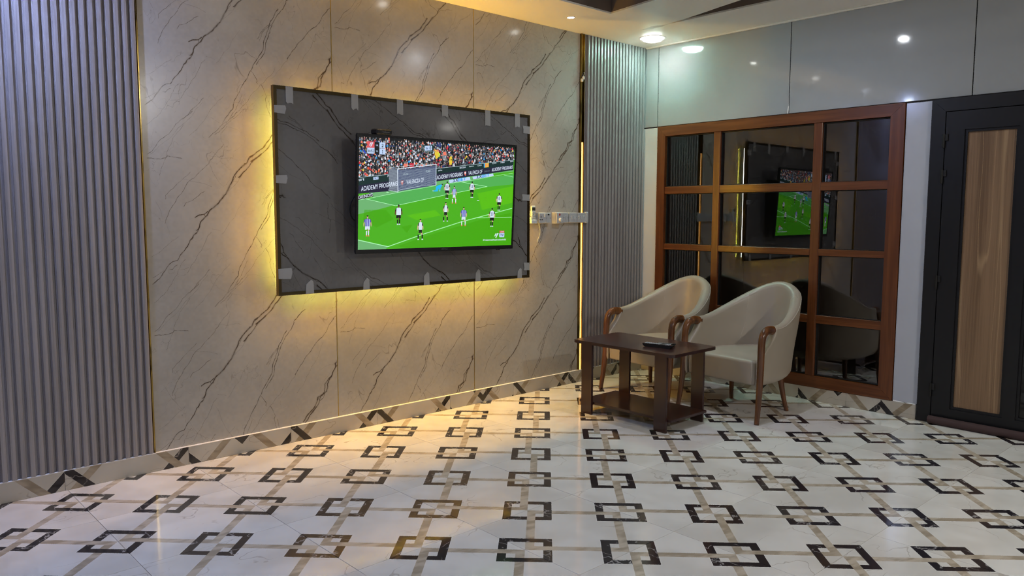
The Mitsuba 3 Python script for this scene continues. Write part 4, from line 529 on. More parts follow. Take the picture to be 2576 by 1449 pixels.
# tape tabs on the board
tabs_t = [(-3.351, -3.307, 1.98), (-2.93, -2.883, 1.989), (-2.604, -2.557, 1.986), (-2.251, -2.199, 2.001), (-1.877, -1.829, 1.968), (-1.597, -1.549, 1.983)]
tabs_b = [(-3.256, -3.203, 0.976), (-2.869, -2.822, 0.967), (-2.409, -2.362, 0.981), (-1.968, -1.922, 0.979), (-1.570, -1.524, 0.969)]
tabs_l = [(-3.350, 1.920, 1.968), (-3.352, 1.530, 1.580), (-3.337, 0.988, 1.052)]
tabs_r = [(-1.519, 1.941, 1.994), (-1.527, 1.457, 1.503), (-1.507, 0.947, 1.004)]
def jag(a, b, n=4, amp=.004): return [a + (b - a) * k / n for k in range(n + 1)], rng.normal(0, amp, n + 1)
def tape(pts, text):
    m = rail(pts, BY - .0042, BY - .0034)
    k = put('tape_tab', m, 'm_tape'); label(k, text, 'tape', 'clear tape tabs holding the board trim'); return k
ORD = ['first', 'second', 'third', 'fourth', 'fifth', 'sixth']
for q, (x0, x1, z) in enumerate(tabs_t):
    X, J = jag(x0, x1); tape([(x1, BZ1 - .001), (x0, BZ1 - .001)] + [(a, z + b) for a, b in zip(X, J)], f'clear tape tab on the top edge of the television board, {ORD[q]} from left')
for q, (x0, x1, z) in enumerate(tabs_b):
    tape([(x0, BZ0 + .001), (x1, BZ0 + .001), (x1 - .003, z - .010), (x1 - .018, z), (x0 + .003, z - .026)], f'clear tape tab on the bottom edge of the television board, {ORD[q]} from left')
for (x, z0, z1), w in zip(tabs_l, ('topmost, near the upper corner', 'middle one', 'lowest')):
    tape([(BX0 + .001, z0 + .004), (BX0 + .001, z1 - .004), (x - .006, z1), (x, (z0 + z1) / 2 + .008), (x - .010, z0)], f'clear tape tab on the left edge of the television board, {w}')
for (x, z0, z1), w in zip(tabs_r, ('topmost', 'middle one beside the television', 'lowest')):
    tape([(BX1 - .001, z0), (BX1 - .001, z1), (x, z1 + .002), (x + .006, (z0 + z1) / 2), (x + .004, z0 + .002)], f'clear tape tab on the right edge of the television board, {w}')

# ---- television
tv = thing('television', 'flat black television showing a football match on the marble board', 'television')
TVT = T().translate([-2.36656, -0.23040, 1.47595]).rotate([0, 0, 1], math.degrees(-0.0343)).rotate([1, 0, 0], math.degrees(0.05936))
TW, TH = 1.23, 0.71
SX0, SX1, SZ0, SZ1 = -TW / 2 + .0125, TW / 2 - .0125, -TH / 2 + .025, TH / 2 - .013     # screen opening (local x, z; local -y faces the room)
bez = sbox(-TW / 2, -TH / 2, TW / 2, TH / 2).difference(sbox(SX0, SZ0, SX1, SZ1))
def rail_l(poly, y0, y1):
    m = ext(poly, y1 - y0); v = m.vertices.copy(); m.vertices = np.c_[v[:, 0], y0 + v[:, 2], v[:, 1]]; m.fix_normals(); return m
part(tv, 'bezel', rail_l(bez, 0.0, 0.012), 'm_black', tw=TVT)
part(tv, 'back_cover', cat(box(-TW / 2 + .004, TW / 2 - .004, 0.012, 0.030, -TH / 2 + .004, TH / 2 - .004, .004), box(-.36, .36, 0.030, 0.062, -.30, .12, .012)), 'm_black_matt', tw=TVT)
part(tv, 'wall_bracket', cat(box(-.20, .20, 0.062, 0.070, -.16, .14), box(-.03, .03, 0.07, 0.128, -.05, .05)), 'm_iron', tw=TVT)
put_letters = meshkit.text_mesh('VEC RA', 0.0085, 0.0006, True)
lv = put_letters.vertices.copy(); lv -= [(lv[:, 0].min() + lv[:, 0].max()) / 2, 0, 0]
put_letters.vertices = np.c_[lv[:, 0] * 1.25 + .030, -lv[:, 2] - 0.0002, lv[:, 1] - TH / 2 + .0085]; put_letters.fix_normals()
part(tv, 'lettering', put_letters, 'm_letter', tw=TVT, lab='dim grey maker lettering')
part(tv, 'receiver', box(.47, .50, -.001, .008, -TH / 2 - .008, -TH / 2 + .001, .002), 'm_black', tw=TVT)
# picture on the screen: flat print, one mesh per colour, thin layers
def lin(h):
    c = np.array([int(h[i:i + 2], 16) for i in (0, 2, 4)]) / 255.0
    return np.where(c < 0.04045, c / 12.92, ((c + 0.055) / 1.055) ** 2.4)
PAL = {'grass0': '4aae1c', 'grass1': '58bc12', 'grass2': '52ae54', 'grass3': '6cb070', 'grass4': '44a60c', 'black': '15171a', 'teal': '16302f', 'navy': '23233a', 'pale': 'b9cdd4', 'dark': '2b2a2c', 'white': 'd4e0f0',
       'ice': 'bcd2f2', 'grey': '7c8894', 'navyb': '2a3c6e', 'blue': '1f96e6', 'blueb': '2c4cc0', 'yellow': 'e6c83a', 'lime': 'c4dc3c', 'salmon': 'ee7a64', 'red': 'c8283c', 'bug': 'd85a62', 'red2': 'd84a48', 'net': '505a78',
       'net2': '6c7484', 'lineg': 'a8f0b0', 'cyan': '28b4f0', 'skin': 'd8ac98', 'purple': '5c50b0', 'dim': '3a4048', 'mid': '5e6468', 'maroon': '6a2638', 'orange': 'e8602c'}
SW, SH = SX1 - SX0, SZ1 - SZ0
art = {}
def tri(c, v, f):
    L = art.setdefault(c, [[], [], 0]); L[0].append(v); L[1].append(np.asarray(f) + L[2]); L[2] += len(v)
def st(pts, layer): p = np.array(pts, float).reshape(-1, 2); return np.c_[SX0 + p[:, 0] * SW, np.full(len(p), 0.0052 - 0.00035 * layer), SZ1 - p[:, 1] * SH]
def fan(c, layer, pts):
    pg = Polygon(pts).buffer(0)
    for g in getattr(pg, 'geoms', [pg]):
        if g.is_empty or g.area < 1e-9: continue
        v, f = trimesh.creation.triangulate_polygon(g, engine='earcut'); 
        w = st(v, layer); a, b, d = w[f[0][0]], w[f[0][1]], w[f[0][2]]
        f = np.asarray(f)
        if np.cross(b - a, d - a)[1] > 0: f = f[:, ::-1]
        tri(c, w, f)
ASP = SW / SH
def stroke(c, layer, w, pts):
    from shapely.geometry import LineString
    q = LineString([(x * ASP, y) for x, y in pts]).buffer(w / 2, cap_style=2)
    for g in getattr(q, 'geoms', [q]): fan(c, layer, [(x / ASP, y) for x, y in g.exterior.coords])
def blob(c, layer, x, y, rx, ry, n=7):
    a = np.arange(n) * 2 * PI / n + .3; w = st(np.c_[x + rx * np.cos(a), y + ry * np.sin(a)], layer)
    f = np.array([[0, i + 1, i] for i in range(1, n - 1)]);
    if np.cross(w[1] - w[0], w[2] - w[0])[1] < 0: f = f[:, ::-1]
    tri(c, w, f)
def words(c, layer, s, A, B, h):
    m = meshkit.text_mesh(s, 1.0, 0.0005, True); v, f = m.vertices, m.faces
    keep = (np.abs(v[f][:, :, 2] - 0.0005) < 1e-7).all(1); f = f[keep]
    x0, x1 = v[:, 0].min(), v[:, 0].max(); q = (v[:, 0] - x0) / (x1 - x0)
    P = np.c_[A[0] + (B[0] - A[0]) * q, A[1] + (B[1] - A[1]) * q - h * v[:, 1]]
    w = st(P, layer); a, b, d = w[f[0]]
    if np.cross(b - a, d - a)[1] > 0: f = f[:, ::-1]
    tri(c, w, f)
def player(x, yt, xf, yf, kit, face, num):
    H = yf - yt; k = H / ASP; L = 9
    P = lambda px, py: (x + px * k, yt + py * H)
    shirt = 'purple' if kit == 1 else 'white'; short = 'white' if kit == 1 else 'black'; sock = 'white' if kit == 1 else 'black'
    skin = 'skin' if kit != 2 else 'maroon'; st_ = .0 if face in (0, 3) else .05
    s = .10 if face == 1 else .145
    fan(skin, L, [P(-.02, .10), P(.02, .10), P(.03, .17), P(-.03, .17)])
    blob(skin, L, *P(0, .075), .045 * k, .058 * H, 9)
    if face == 3: blob('black', L + 1, *P(0, .062), .047 * k, .055 * H, 9)
    else: blob('black', L + 1, *P(-.004, .035), .046 * k, .032 * H, 9)
    for sg in (-1, 1):
        lx = sg * .055 + (sg * .06 if face in (1, 2) else 0)
        fan(skin, L, [P(sg * .01, .60), P(sg * .10, .60), P(lx + .035, .80), P(lx - .03, .80)])
        fan(sock, L + 1, [P(lx - .034, .75), P(lx + .038, .75), P(lx + .03, .955), P(lx - .026, .955)])
        fan('white' if kit == 0 or kit == 2 else 'salmon', L + 2, [P(lx - .035, .945), P(lx + .03, .945), P(lx + .065, .985), P(lx + .02, 1.0), P(lx - .035, 1.0)])
        fan(skin, L, [P(sg * s, .26), P(sg * (s + .05), .26), P(sg * (s + .075), .45), P(sg * (s + .05), .56), P(sg * (s + .02), .46)])
        fan('black' if kit != 1 else 'purple', L + 2, [P(sg * (s - .03), .175), P(sg * (s + .02), .20), P(sg * (s + .055), .32), P(sg * (s + .005), .34), P(sg * (s - .02), .25)])
    fan(short, L + 1, [P(-s * .85, .50), P(s * .85, .50), P(s * .95, .68), P(.012, .67), P(0, .60), P(-.012, .67), P(-s * .95, .68)])
    fan(shirt, L + 2, [P(-.04, .155), P(.04, .155), P(s * .95, .19), P(s * .92, .52), P(-s * .92, .52), P(-s * .95, .19)])
    if kit == 1:
        for q in (-.6, 0, .6): fan('ice', L + 3, [P(s * q - .018, .18), P(s * q + .018, .18), P(s * q + .018, .52), P(s * q - .018, .52)])
    if num: words('navyb', L + 3, num, P(-.05 if len(num) == 1 else -.075, .40), P(.05 if len(num) == 1 else .075, .40), .15 * H)
fan('grass0', 0, [(0, 0), (1, 0), (1, 1), (0, 1)])
rc = np.random.default_rng(11)
edge = lambda s: np.interp(s, [0, .19, .51, .655, 1.0], [.375, .362, .315, .291, .135 / 1.0])
for it in TV_ART:
    if it[0] == 'p': fan(it[2], it[1], it[3])
    elif it[0] == 'l': stroke(it[2], it[1], it[3], it[4])
    elif it[0] == 't': words(it[2], it[1], it[3], it[4], it[5], it[6])
    elif it[0] == 'pl':
        for q in it[1]: player(*q)
# spectators, row behind row, down to the top of the boards
crowd_edge = [q for q in TV_ART if q[0] == 'l' and q[2] == 'pale' and len(q[4]) == 4][0][4]
ex, ey = [a[0] for a in crowd_edge], [a[1] for a in crowd_edge]
tops = ['dim'] * 30 + ['black'] * 16 + ['mid'] * 15 + ['grey'] * 9 + ['white'] * 11 + ['red'] * 6 + ['salmon'] * 5 + ['navyb'] * 7 + ['maroon'] * 4 + ['orange'] * 3 + ['pale'] * 6 + ['blue'] * 2 + ['yellow', 'teal']
yrow = 0.012
while yrow < 0.40:
    for s in np.arange(0.005, 0.998, 0.0122):
        x = float(np.clip(s + rc.normal(0, .003), .006, .994)); lim = float(np.interp(x, ex, ey)) - .004
        y = yrow + rc.normal(0, .006)
        c = tops[rc.integers(len(tops))]; hw, hh = .0043 + rc.random() * .0022, .017 + rc.random() * .007
        if y + .006 > lim or y < .008: continue
        yb = min(y + hh, lim)
        fan(c, 2, [(x - hw * .6, y + .004), (x + hw * .6, y + .004), (x + hw, y + .012), (x + hw * .9, yb), (x - hw * .9, yb), (x - hw, y + .012)] if yb > y + .013 else [(x - hw, y + .002), (x + hw, y + .002), (x + hw, yb), (x - hw, yb)])
        blob('skin' if rc.random() < .62 else ('grey' if rc.random() < .5 else 'dim'), 3, x, y, .0025, .0054, 6)
    yrow += 0.0175
for k, (c, (vs, fs, _)) in enumerate(sorted(art.items())):
    m = trimesh.Trimesh(np.vstack(vs), np.vstack(fs), process=False)
    d = mikit.ply(m, 'm_screen'); d['to_world'] = TVT
    d['emitter'] = {'type': 'area', 'radiance': {'type': 'rgb', 'value': [float(x) for x in lin(PAL[c]) * 1.05]}, 'sampling_weight': 0.03}
    scene[f'{tv}__screen__{k:03d}'] = d
part(tv, 'panel_backing', box(SX0 - .003, SX1 + .003, 0.0056, 0.0116, SZ0 - .003, SZ1 + .003), 'm_screen', tw=TVT)
# small black box clipped on the top edge of the television
k = thing('set_top_box', 'small black box perched on the top edge of the television', 'media box')
part(k, 'case', box(-.493, -.383, -.012, .062, TH / 2 + .001, TH / 2 + .034, .008), 'm_black', tw=TVT, smooth=False)
part(k, 'front_strip', box(-.455, -.405, -.0135, -.011, TH / 2 + .014, TH / 2 + .019), 'm_letter', tw=TVT, lab='dull front strip')
k = put('cable', tube(spline([(-2.925, -0.115, 1.478), (-2.958, -0.112, 1.435), (-2.968, -0.108, 1.385), (-2.956, -0.110, 1.340), (-2.925, -0.118, 1.312)], 24), .0040, 10, up=(0, 1, 0)), 'm_black_matt', smooth=True)
label(k, 'black cable looping out behind the left edge of the television', 'cable')

# ---- sockets and switches right of the board
def plate(x0, x1, z0, z1, y0, y1, mat, b=.003): return box(x0, x1, y0, y1, z0, z1, b)
WALLY = 0.0199
h = thing('remote_control', 'cream remote control in a wall holder beside the television board', 'remote control')
part(h, 'case', box(-1.366, -1.322, -0.020, -0.003, 1.299, 1.424, .006), 'm_white')
part(h, 'display', box(-1.3615, -1.3275, -0.0212, -0.019, 1.387, 1.411, .001), 'm_lcd', lab='dark display')
for r in range(5):
    for c in range(3): part(h, 'key', box(-1.361 + c * .0125, -1.3525 + c * .0125, -0.0222, -0.019, 1.312 + r * .0135, 1.3205 + r * .0135, .0015), 'm_key_amber' if (r + c) % 2 else 'm_key')
hh = thing('remote_holder', 'white holder on the wall behind the cream remote control', 'holder')
part(hh, 'cradle', cat(box(-1.372, -1.312, -0.003, WALLY, 1.290, 1.385, .003), box(-1.372, -1.366, -0.022, 0.0, 1.290, 1.335, .002), box(-1.322, -1.316, -0.022, 0.0, 1.290, 1.335, .002), box(-1.372, -1.316, -0.026, -0.020, 1.290, 1.318, .002), box(-1.372, -1.316, -0.026, 0, 1.290, 1.2985, .002)), 'm_white')
s1 = thing('wall_socket', 'deep white three pin wall socket with a rocker switch, next to the remote control', 'socket')
part(s1, 'back_box', box(-1.300, -1.222, -0.018, WALLY, 1.290, 1.372, .002), 'm_white')
part(s1, 'face_plate', box(-1.299, -1.223, -0.030, -0.0175, 1.291, 1.371, .004), 'm_white2')
part(s1, 'switch', box(-1.246, -1.233, -0.036, -0.029, 1.338, 1.362, .002), 'm_white', lab='rocker switch')
for (dx, dz, a, b) in ((-1.276, 1.340, .003, .008), (-1.287, 1.318, .007, .0035), (-1.265, 1.318, .007, .0035)): part(s1, 'pin_hole', box(dx - a / 1.2, dx + a / 1.2, -0.0306, -0.029, dz - b / 1.2, dz + b / 1.2), 'm_black')
s2 = thing('wall_socket', 'shallow white blank outlet plate between the deep socket and the dimmer', 'socket')
part(s2, 'back_box', box(-1.214, -1.156, -0.008, WALLY, 1.291, 1.371, .002), 'm_white')
part(s2, 'face_plate', box(-1.213, -1.157, -0.020, -0.0075, 1.292, 1.371, .004), 'm_white2')
part(s2, 'outlet', box(-1.196, -1.178, -0.0215, -0.019, 1.352, 1.362, .001), 'm_black'); part(s2, 'screw', cyl(.003, .002, (-1.165, -.0205, 1.331), (0, 1, 0), 12), 'm_grey'); part(s2, 'screw', cyl(.003, .002, (-1.205, -.0205, 1.331), (0, 1, 0), 12), 'm_grey')
s3 = thing('dimmer_switch', 'white fan dimmer with round knob and red indicator beside the sockets', 'switch')
part(s3, 'back_box', box(-1.112, -1.032, -0.018, WALLY, 1.287, 1.374, .002), 'm_white')
part(s3, 'face_plate', box(-1.110, -1.034, -0.030, -0.0175, 1.288, 1.373, .004), 'm_white2')
kn = lathe([(0, 0), (.0165, 0), (.0165, .003), (.0125, .013), (.011, .0145), (0, .0145)], 28); kn.apply_transform(trimesh.geometry.align_vectors([0, 0, 1], [0, -1, 0])); kn.apply_translation((-1.069, -0.030, 1.3165))
part(s3, 'knob', kn, 'm_white', smooth=35, lab='round knob'); part(s3, 'indicator', box(-1.0815, -1.0685, -0.0325, -0.029, 1.350, 1.366, .001), 'm_red', lab='red indicator')
for (x0, x1, text, kind) in ((-1.016, -0.953, 'white light switch plate directly right of the dimmer', 1), (-0.946, -0.855, 'white double switch plate in the middle of the row', 2), (-0.853, -0.757, 'white triple switch plate overlapping the gold strip', 3)):
    s4 = thing('light_switch', text, 'switch')
    part(s4, 'back_box', box(x0 + .001, x1 - .001, -0.002, WALLY if x1 < -.8 else 0.0015, 1.293, 1.371, .002), 'm_white')
    part(s4, 'face_plate', box(x0, x1, -0.010, -0.0015, 1.294, 1.372, .003), 'm_white2')
    for q in range(kind):
        cx = (x0 + x1) / 2 + (q - (kind - 1) / 2) * .024; part(s4, 'rocker', box(cx - .010, cx + .010, -0.0125, -0.009, 1.320, 1.348, .0015), 'm_white2')
    part(s4, 'screw', cyl(.0025, .002, (x0 + .010, -.0105, 1.333), (0, 1, 0), 10), 'm_grey'); part(s4, 'screw', cyl(.0025, .002, (x1 - .010, -.0105, 1.333), (0, 1, 0), 10), 'm_grey')
s5 = thing('junction_box', 'narrow white end box of the switch row on the fluted panel', 'electrical box')
part(s5, 'case', box(-0.755, -0.724, -0.010, 0.0112, 1.290, 1.378, .003), 'm_white'); part(s5, 'lid', box(-0.752, -0.727, -0.0125, -0.0095, 1.294, 1.374, .002), 'm_white2')
k = put('wire', tube(spline([(-1.262, 0.010, 1.292), (-1.250, 0.0155, 1.268), (-1.243, 0.0155, 1.235), (-1.250, 0.0155, 1.195), (-1.264, 0.0155, 1.172), (-1.272, 0.0160, 1.150)], 26), .0024, 8), 'm_wire', smooth=True)
label(k, 'thin white wire hanging below the deep wall socket', 'wire')
k = thing('wire_connector', 'small white connector dangling by a black wire high on the gold strip', 'connector')
part(k, 'plug', cat(box(-0.822, -0.800, -0.016, 0.0015, 2.395, 2.420, .004), box(-0.812, -0.790, -0.020, -0.006, 2.413, 2.438, .004)), 'm_wire')
part(k, 'lead', tube(spline([(-0.812, -0.004, 2.418), (-0.814, -0.012, 2.445), (-0.800, -0.014, 2.468), (-0.786, -0.004, 2.458), (-0.785, 0.006, 2.44)], 16), .003, 8), 'm_black', smooth=True, lab='black wire')
part(k, 'lead', tube(spline([(-0.800, -0.008, 2.432), (-0.792, -0.014, 2.462), (-0.781, -0.008, 2.474), (-0.779, 0.006, 2.452)], 14), .002, 8), 'm_wire', smooth=True)

# ================================================================== FURNITURE
# ---- coffee table
ct = thing('coffee_table', 'low dark mahogany coffee table with slab legs and lower shelf before the armchairs', 'table')
tx0, tx1, ty0, ty1, tz = -1.528, -1.034, -1.434, -0.597, 0.502
top = sbox(tx0 + .035, ty0 + .035, tx1 - .035, ty1 - .035).buffer(.035, quad_segs=8)
def slab(poly, z0, z1, b=.0015):
    return cat(ext(poly.buffer(-b), z1 - z0, z0), ext(poly, z1 - z0 - 2 * b, z0 + b))
part(ct, 'table_top', slab(top, tz - .020, tz), 'm_table', smooth=30)
for (lx, lyc) in ((-1.518, -0.722), (-1.518, -1.338), (-1.116, -0.722), (-1.116, -1.336)):
    part(ct, 'leg', box(lx, lx + .018, lyc - .046, lyc + .046, 0.0005, tz - .0205, .001), 'm_table')
part(ct, 'shelf', slab(sbox(-1.4995, -1.415, -1.1165, -0.645), 0.070, 0.087), 'm_table')

# ---- remotes on the table
def remote(name, text, cx, cy, ang, L, Wd, Hh, keys):
    t = thing(name, text, 'remote control')
    tw = T().translate([cx, cy, tz + .0006]).rotate([0, 0, 1], ang)
    prof = []
    for i in range(25):
        s = i / 24; prof.append((s, Hh * (0.0 if 0.06 < s < 0.94 else (abs(s - .5) - .44) / .06 * .72)))
    lo = [(-L / 2 + s * L, z) for s, z in prof]
    side = Polygon(lo + [(L / 2, Hh * .86), (L / 2 - .003, Hh), (-L / 2 + .003, Hh), (-L / 2, Hh * .86)])
    m = ext(side.buffer(0), Wd); v = m.vertices.copy(); m.vertices = np.c_[v[:, 0], v[:, 2] - Wd / 2, v[:, 1]]; m.fix_normals()
    part(t, 'case', m, 'm_black', tw=tw)
    if keys:
        for r in range(11):
            for c in range(3):
                if r == 7 and c != 1: continue
                x = -L / 2 + .018 + r * (L - .034) / 10.6; y = (c - 1) * Wd * .29
                part(t, 'key', box(x - .0048, x + .0048, y - .0042, y + .0042, Hh - .0005, Hh + .0022, .001), 'm_key' if r not in (7, 8) else 'm_grey', tw=tw)
        part(t, 'power_key', box(L / 2 - .016, L / 2 - .008, -.012, -.004, Hh - .0005, Hh + .002, .001), 'm_red', tw=tw, lab='red power key')
    else:
        for r in range(9):
            x = -L / 2 + .012 + r * .0105; part(t, 'ridge', box(x - .003, x + .003, -Wd * .42, Wd * .42, Hh - .0005, Hh + .0012, .0006), 'm_grey', tw=tw)
    return t
remote('remote_control', 'long black television remote with pale keys lying on the coffee table', -1.354, -1.195, -79.0, 0.205, 0.045, 0.022, True)
remote('remote_control', 'short dark ridged remote lying behind the long one on the coffee table', -1.268, -1.195, -66.0, 0.120, 0.038, 0.016, False)

# ---- tub armchairs
def superhorse(n, a, b, f0, ex=2.08):
    ph = np.linspace(-PI / 2, PI / 2, n); c, s = np.abs(np.cos(ph)) ** (2 / ex), np.sign(np.sin(ph)) * np.abs(np.sin(ph)) ** (2 / ex)
    return np.c_[f0 - b * c, a * s]
def smooth01(a, b, x): t = np.clip((x - a) / (b - a), 0, 1); return t * t * (3 - 2 * t)
SH_F0, SH_A, SH_B = 0.30, 0.340, 0.538
def path_at(p, z):
    """outer plan curve of the shell at height z, p from -1 (right front) to 1; returns f, s"""
    arc = superhorse(600, SH_A, SH_B, SH_F0)
    fe = 0.302 + 0.135 * (1 - smooth01(0.40, 0.595, z))
    ext_n = np.linspace(0, 1, 40)[1:]
    full = np.vstack([np.c_[fe - (fe - SH_F0) * ext_n[::-1][..., None].ravel() * 0 - (fe - SH_F0) * (1 - ext_n[::-1]), np.full(39, -SH_A)], arc, np.c_[SH_F0 + (fe - SH_F0) * ext_n, np.full(39, SH_A)]])
    full[:, 0] = np.where(full[:, 0] > SH_F0, full[:, 0], full[:, 0])
    d = np.r_[0, np.cumsum(np.linalg.norm(np.diff(full, axis=0), axis=1))]; d = d / d[-1] * 2 - 1
    return np.interp(p, d, full[:, 0]), np.interp(p, d, full[:, 1])
def path_pn(p, z):
    e = 1e-3; f, s = path_at(p, z); f1, s1 = path_at(min(p + e, 1), z); f0_, s0 = path_at(max(p - e, -1), z)
    t = np.array([f1 - f0_, s1 - s0]); t /= np.linalg.norm(t) + 1e-12
    return np.array([f, s]), np.array([-t[1], t[0]])      # point, outward normal
def z_top(p):
    q = abs(p); return 0.632 + 0.243 * (1 - smooth01(0.0, 0.95, q)) ** 0.92
def shell_ring(p):
    zt, zb = z_top(p), 0.240
    th = 0.056 + 0.022 * (1 - smooth01(.3, .95, abs(p))); R = th / 2
    pts = []
    nz = 16; back = 1 - smooth01(.25, .95, abs(p))
    lean = lambda z: -0.050 * smooth01(0.45, 0.87, z) * back
    def add(z, off, inner=False):
        c, n = path_pn(p, z)
        if inner: off = -(th + (0.090 - th) * (1 - smooth01(0.30, 0.62, z)) * back)
        elif off == 0: off = -(0.034 * max(0.0, 1 - (z - zb) / 0.055) ** 2 + (0.014 + 0.018 * back) * (1 - smooth01(0.26, 0.66, z)))
        o = c + n * off; pts.append((o[0] + lean(z), o[1], z))
    for z in zb + (zt - R - zb) * np.linspace(0, 1, nz) ** 1.25: add(z, 0.0)
    for a in np.linspace(0, PI, 9)[1:-1]:
        z = zt - R + R * math.sin(a); c, n = path_pn(p, min(z, zt)); o = c + n * (-R + R * math.cos(a)); pts.append((o[0] + lean(z), o[1], z))
    for z in zb + (zt - R - zb) * np.linspace(1, 0, nz): add(z, 0, True)
    return np.array(pts)
def chair_local():
    out = {}
    ps = np.linspace(-1, 1, 73)
    rings = [shell_ring(p) for p in ps]; n = len(rings[0])
    # rounded front ends: shrink the last rings a little
    def endcap(r, sgn, k):
        c = r.mean(0); q = r.copy(); zc = r[:, 2]
        q[:, :2] = c[:2] + (r[:, :2] - c[:2]); 
        mid = (r + r[::-1]) / 2
        q = mid + (r - mid) * k
        return q
    first = [endcap(rings[0], -1, k) + np.array([dx, 0, 0]) for k, dx in ((0.35, .012), (0.75, .009))]
    last = [endcap(rings[-1], 1, k) + np.array([dx, 0, 0]) for k, dx in ((0.75, .009), (0.35, .012))]
    rings = first + rings + last
    v = np.vstack(rings); f = []
    for i in range(len(rings) - 1):
        for j in range(n):
            a, b, c, d = i * n + j, i * n + (j + 1) % n, (i + 1) * n + (j + 1) % n, (i + 1) * n + j
            f += [[a, b, c], [a, c, d]]
    for i in (0, len(rings) - 1):
        for j in range(n // 2):
            a, b, c, d = i * n + j, i * n + j + 1, i * n + n - 2 - j, i * n + n - 1 - j
            if j + 1 < n - 2 - j: f += [[a, b, c], [a, c, d]]
    m = trimesh.Trimesh(v, f, process=False); m.merge_vertices(); m.fix_normals(); out['shell'] = m
    # piping along the outer top edge and seams
    pip = []
    for p in np.linspace(-0.97, 0.97, 90):
        r = shell_ring(p); pip.append(r[16] + (r[16] - r[20]) * .012)
    out['piping'] = tube(pip, .0022, 6, up=(0, 0, 1))
    seams = []
    for p in (-0.40, 0.40):
        r = shell_ring(p); q = r[18:34]; seams.append(tube(q + np.array([0, 0, .0004]) , .0011, 6, up=(1, 0.3, 0)))
    out['seam_a'], out['seam_b'] = seams
    # seat cushion: D shaped, layered outline
    inner = np.array([path_at(p, 0.42) for p in np.linspace(-0.93, 0.93, 60)])
    poly = Polygon(np.vstack([inner])).buffer(-0.052)
    poly = unary_union([poly, sbox(0.10, -.225, 0.452, .225)]).intersection(sbox(-.3, -.270, .452, .270))
    front = unary_union([sbox(0.26, -.276, 0.452, .276)]); poly = unary_union([poly, front]).buffer(.02).buffer(-.035).buffer(.015)
    prof = [(0.243, -.010), (0.247, -.003), (0.256, 0.0), (0.385, 0.0), (0.396, -.003), (0.404, -.010), (0.4085, -.022), (0.4115, -.045), (0.4145, -.08), (0.4165, -.13), (0.417, -.18)]
    rings = []; N = 96
    ring0 = np.array(poly.exterior.coords)[:-1]
    c0 = np.array(poly.centroid.coords[0]); ang = np.linspace(0, 2 * PI, N, endpoint=False)
    from shapely.geometry import LineString
    def outline(inset):
        g = poly.buffer(inset) if inset else poly
        pts = []
        for a in ang:
            ray = LineString([c0, c0 + 2 * np.array([math.cos(a), math.sin(a)])]); x = ray.intersection(g.exterior)
            q = np.array(x.coords[0]) if x.geom_type == 'Point' else np.array(x.geoms[-1].coords[0]); pts.append(q)
        return np.array(pts)
    for z, ins in prof: o = outline(ins); rings.append(np.c_[o, np.full(N, z)])
    v = np.vstack(rings + [[[*c0, 0.4172]], [[*c0, 0.243]]]); f = []
    for i in range(len(rings) - 1):
        for j in range(N):
            a, b, c, d = i * N + j, i * N + (j + 1) % N, (i + 1) * N + (j + 1) % N, (i + 1) * N + j; f += [[a, b, c], [a, c, d]]
    k = (len(rings) - 1) * N
    for j in range(N): f += [[k + j, k + (j + 1) % N, len(v) - 2], [(j + 1) % N, j, len(v) - 1]]
    m = trimesh.Trimesh(v, f, process=False); m.fix_normals(); out['seat'] = m
    out['seat_seam_a'], out['seat_seam_b'] = ([tube([(0.4505, s * .2550, 0.25), (0.4515, s * .2550, 0.32), (0.4510, s * .2545, 0.385), (0.440, s * .2525, 0.4045), (0.418, s * .253, 0.4105)], .0016, 6, up=(0, 1, 0)) for s in (-1, 1)])
    for s, nm in ((-1, 'arm_r'), (1, 'arm_l')):
        c = spline([(.285, s * .308, .598, .026, .031), (.335, s * .311, .607, .0255, .029), (.383, s * .313, .603, .0245, .0265), (.416, s * .314, .580, .0235, .0255), (.431, s * .315, .535, .023, .0245), (.436, s * .316, .46, .0225, .024), (.439, s * .317, .36, .022, .023), (.446, s * .319, .24, .0205, .0215), (.460, s * .323, .12, .0182, .0186), (.480, s * .328, .0008, .0155, .0155)], 60)
        out[nm] = tube(c[:, :3], c[:, 3], 14, ry=c[:, 4])
    for s, nm in ((-1, 'leg_r'), (1, 'leg_l')):
        c = spline([(.040, s * .200, .262, .021), (.030, s * .206, .19, .019), (.015, s * .218, .09, .0165), (-.005, s * .232, .0008, .014)], 24)
        out[nm] = tube(c[:, :3], c[:, 3], 14)
    for k in out: 
        vv = out[k].vertices.copy(); vv[:, 0] *= -1; out[k].vertices = vv; out[k].invert()    # front faces -x
    return out
CH = chair_local()
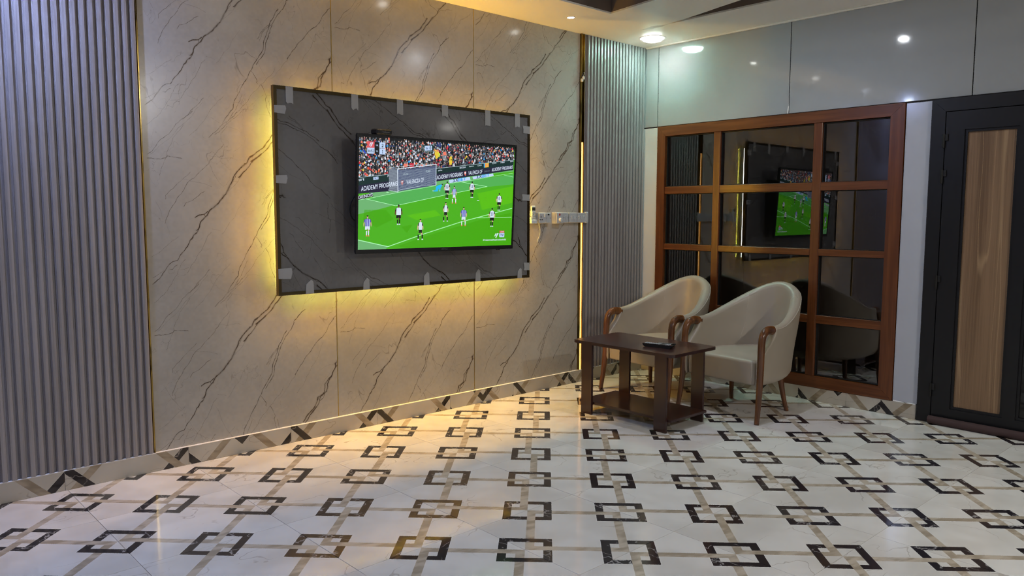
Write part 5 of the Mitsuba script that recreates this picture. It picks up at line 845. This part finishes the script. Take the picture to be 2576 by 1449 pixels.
CHP = {k: mikit.ply(m, b, smooth=sm) for k, m, b, sm in (('shell', CH['shell'], 'm_leather', True), ('seat', CH['seat'], 'm_leather', 40), ('piping', CH['piping'], 'm_piping', True), ('seam_a', CH['seam_a'], 'm_piping', True), ('seam_b', CH['seam_b'], 'm_piping', True), ('seat_seam_b', CH['seat_seam_b'], 'm_piping', True),
                                                         ('seat_seam_a', CH['seat_seam_a'], 'm_piping', True), ('arm_l', CH['arm_l'], 'm_cherry', True), ('arm_r', CH['arm_r'], 'm_cherry', True), ('leg_l', CH['leg_l'], 'm_cherry', True), ('leg_r', CH['leg_r'], 'm_cherry', True))}
def armchair(x, y, ang, text):
    t = thing('armchair', text, 'chair', 'beige tub armchairs in the corner')
    tw = T().translate([x, y, 0]).rotate([0, 0, 1], ang)
    sh = part(t, 'shell', CHP['shell'], None, tw=tw); part(t, 'shell__piping', CHP['piping'], None, tw=tw); part(t, 'shell__seam', CHP['seam_a'], None, tw=tw); part(t, 'shell__seam', CHP['seam_b'], None, tw=tw)
    part(t, 'seat', CHP['seat'], None, tw=tw); part(t, 'seat__piping', CHP['seat_seam_a'], None, tw=tw); part(t, 'seat__piping', CHP['seat_seam_b'], None, tw=tw)
    for nm in ('arm_l', 'arm_r'): part(t, 'front_leg', CHP[nm], None, tw=tw, lab='polished cherry wood front leg curving into the armrest')
    for nm in ('leg_l', 'leg_r'): part(t, 'rear_leg', CHP[nm], None, tw=tw, lab='cherry wood rear leg')
armchair(-0.398, -0.632, -2.5, 'beige leather tub armchair with cherry wood arms, the left one by the fluted panel')
armchair(-0.405, -1.374, -5.0, 'beige leather tub armchair with cherry wood arms, the right one before the window')

# ---- foam roll along the door sill
k = put('draught_stopper', tube(spline([(-0.034, -2.392, 0.0275), (-0.036, -2.6, 0.0275), (-0.040, -2.9, 0.0275), (-0.042, -3.15, 0.0275), (-0.040, -3.30, 0.0275)], 40), .0265, 18, up=(0, 0, 1)), 'm_foam', smooth=35)
label(k, 'dusty brown foam roll lying on the floor along the bottom of the black door', 'draught stopper')
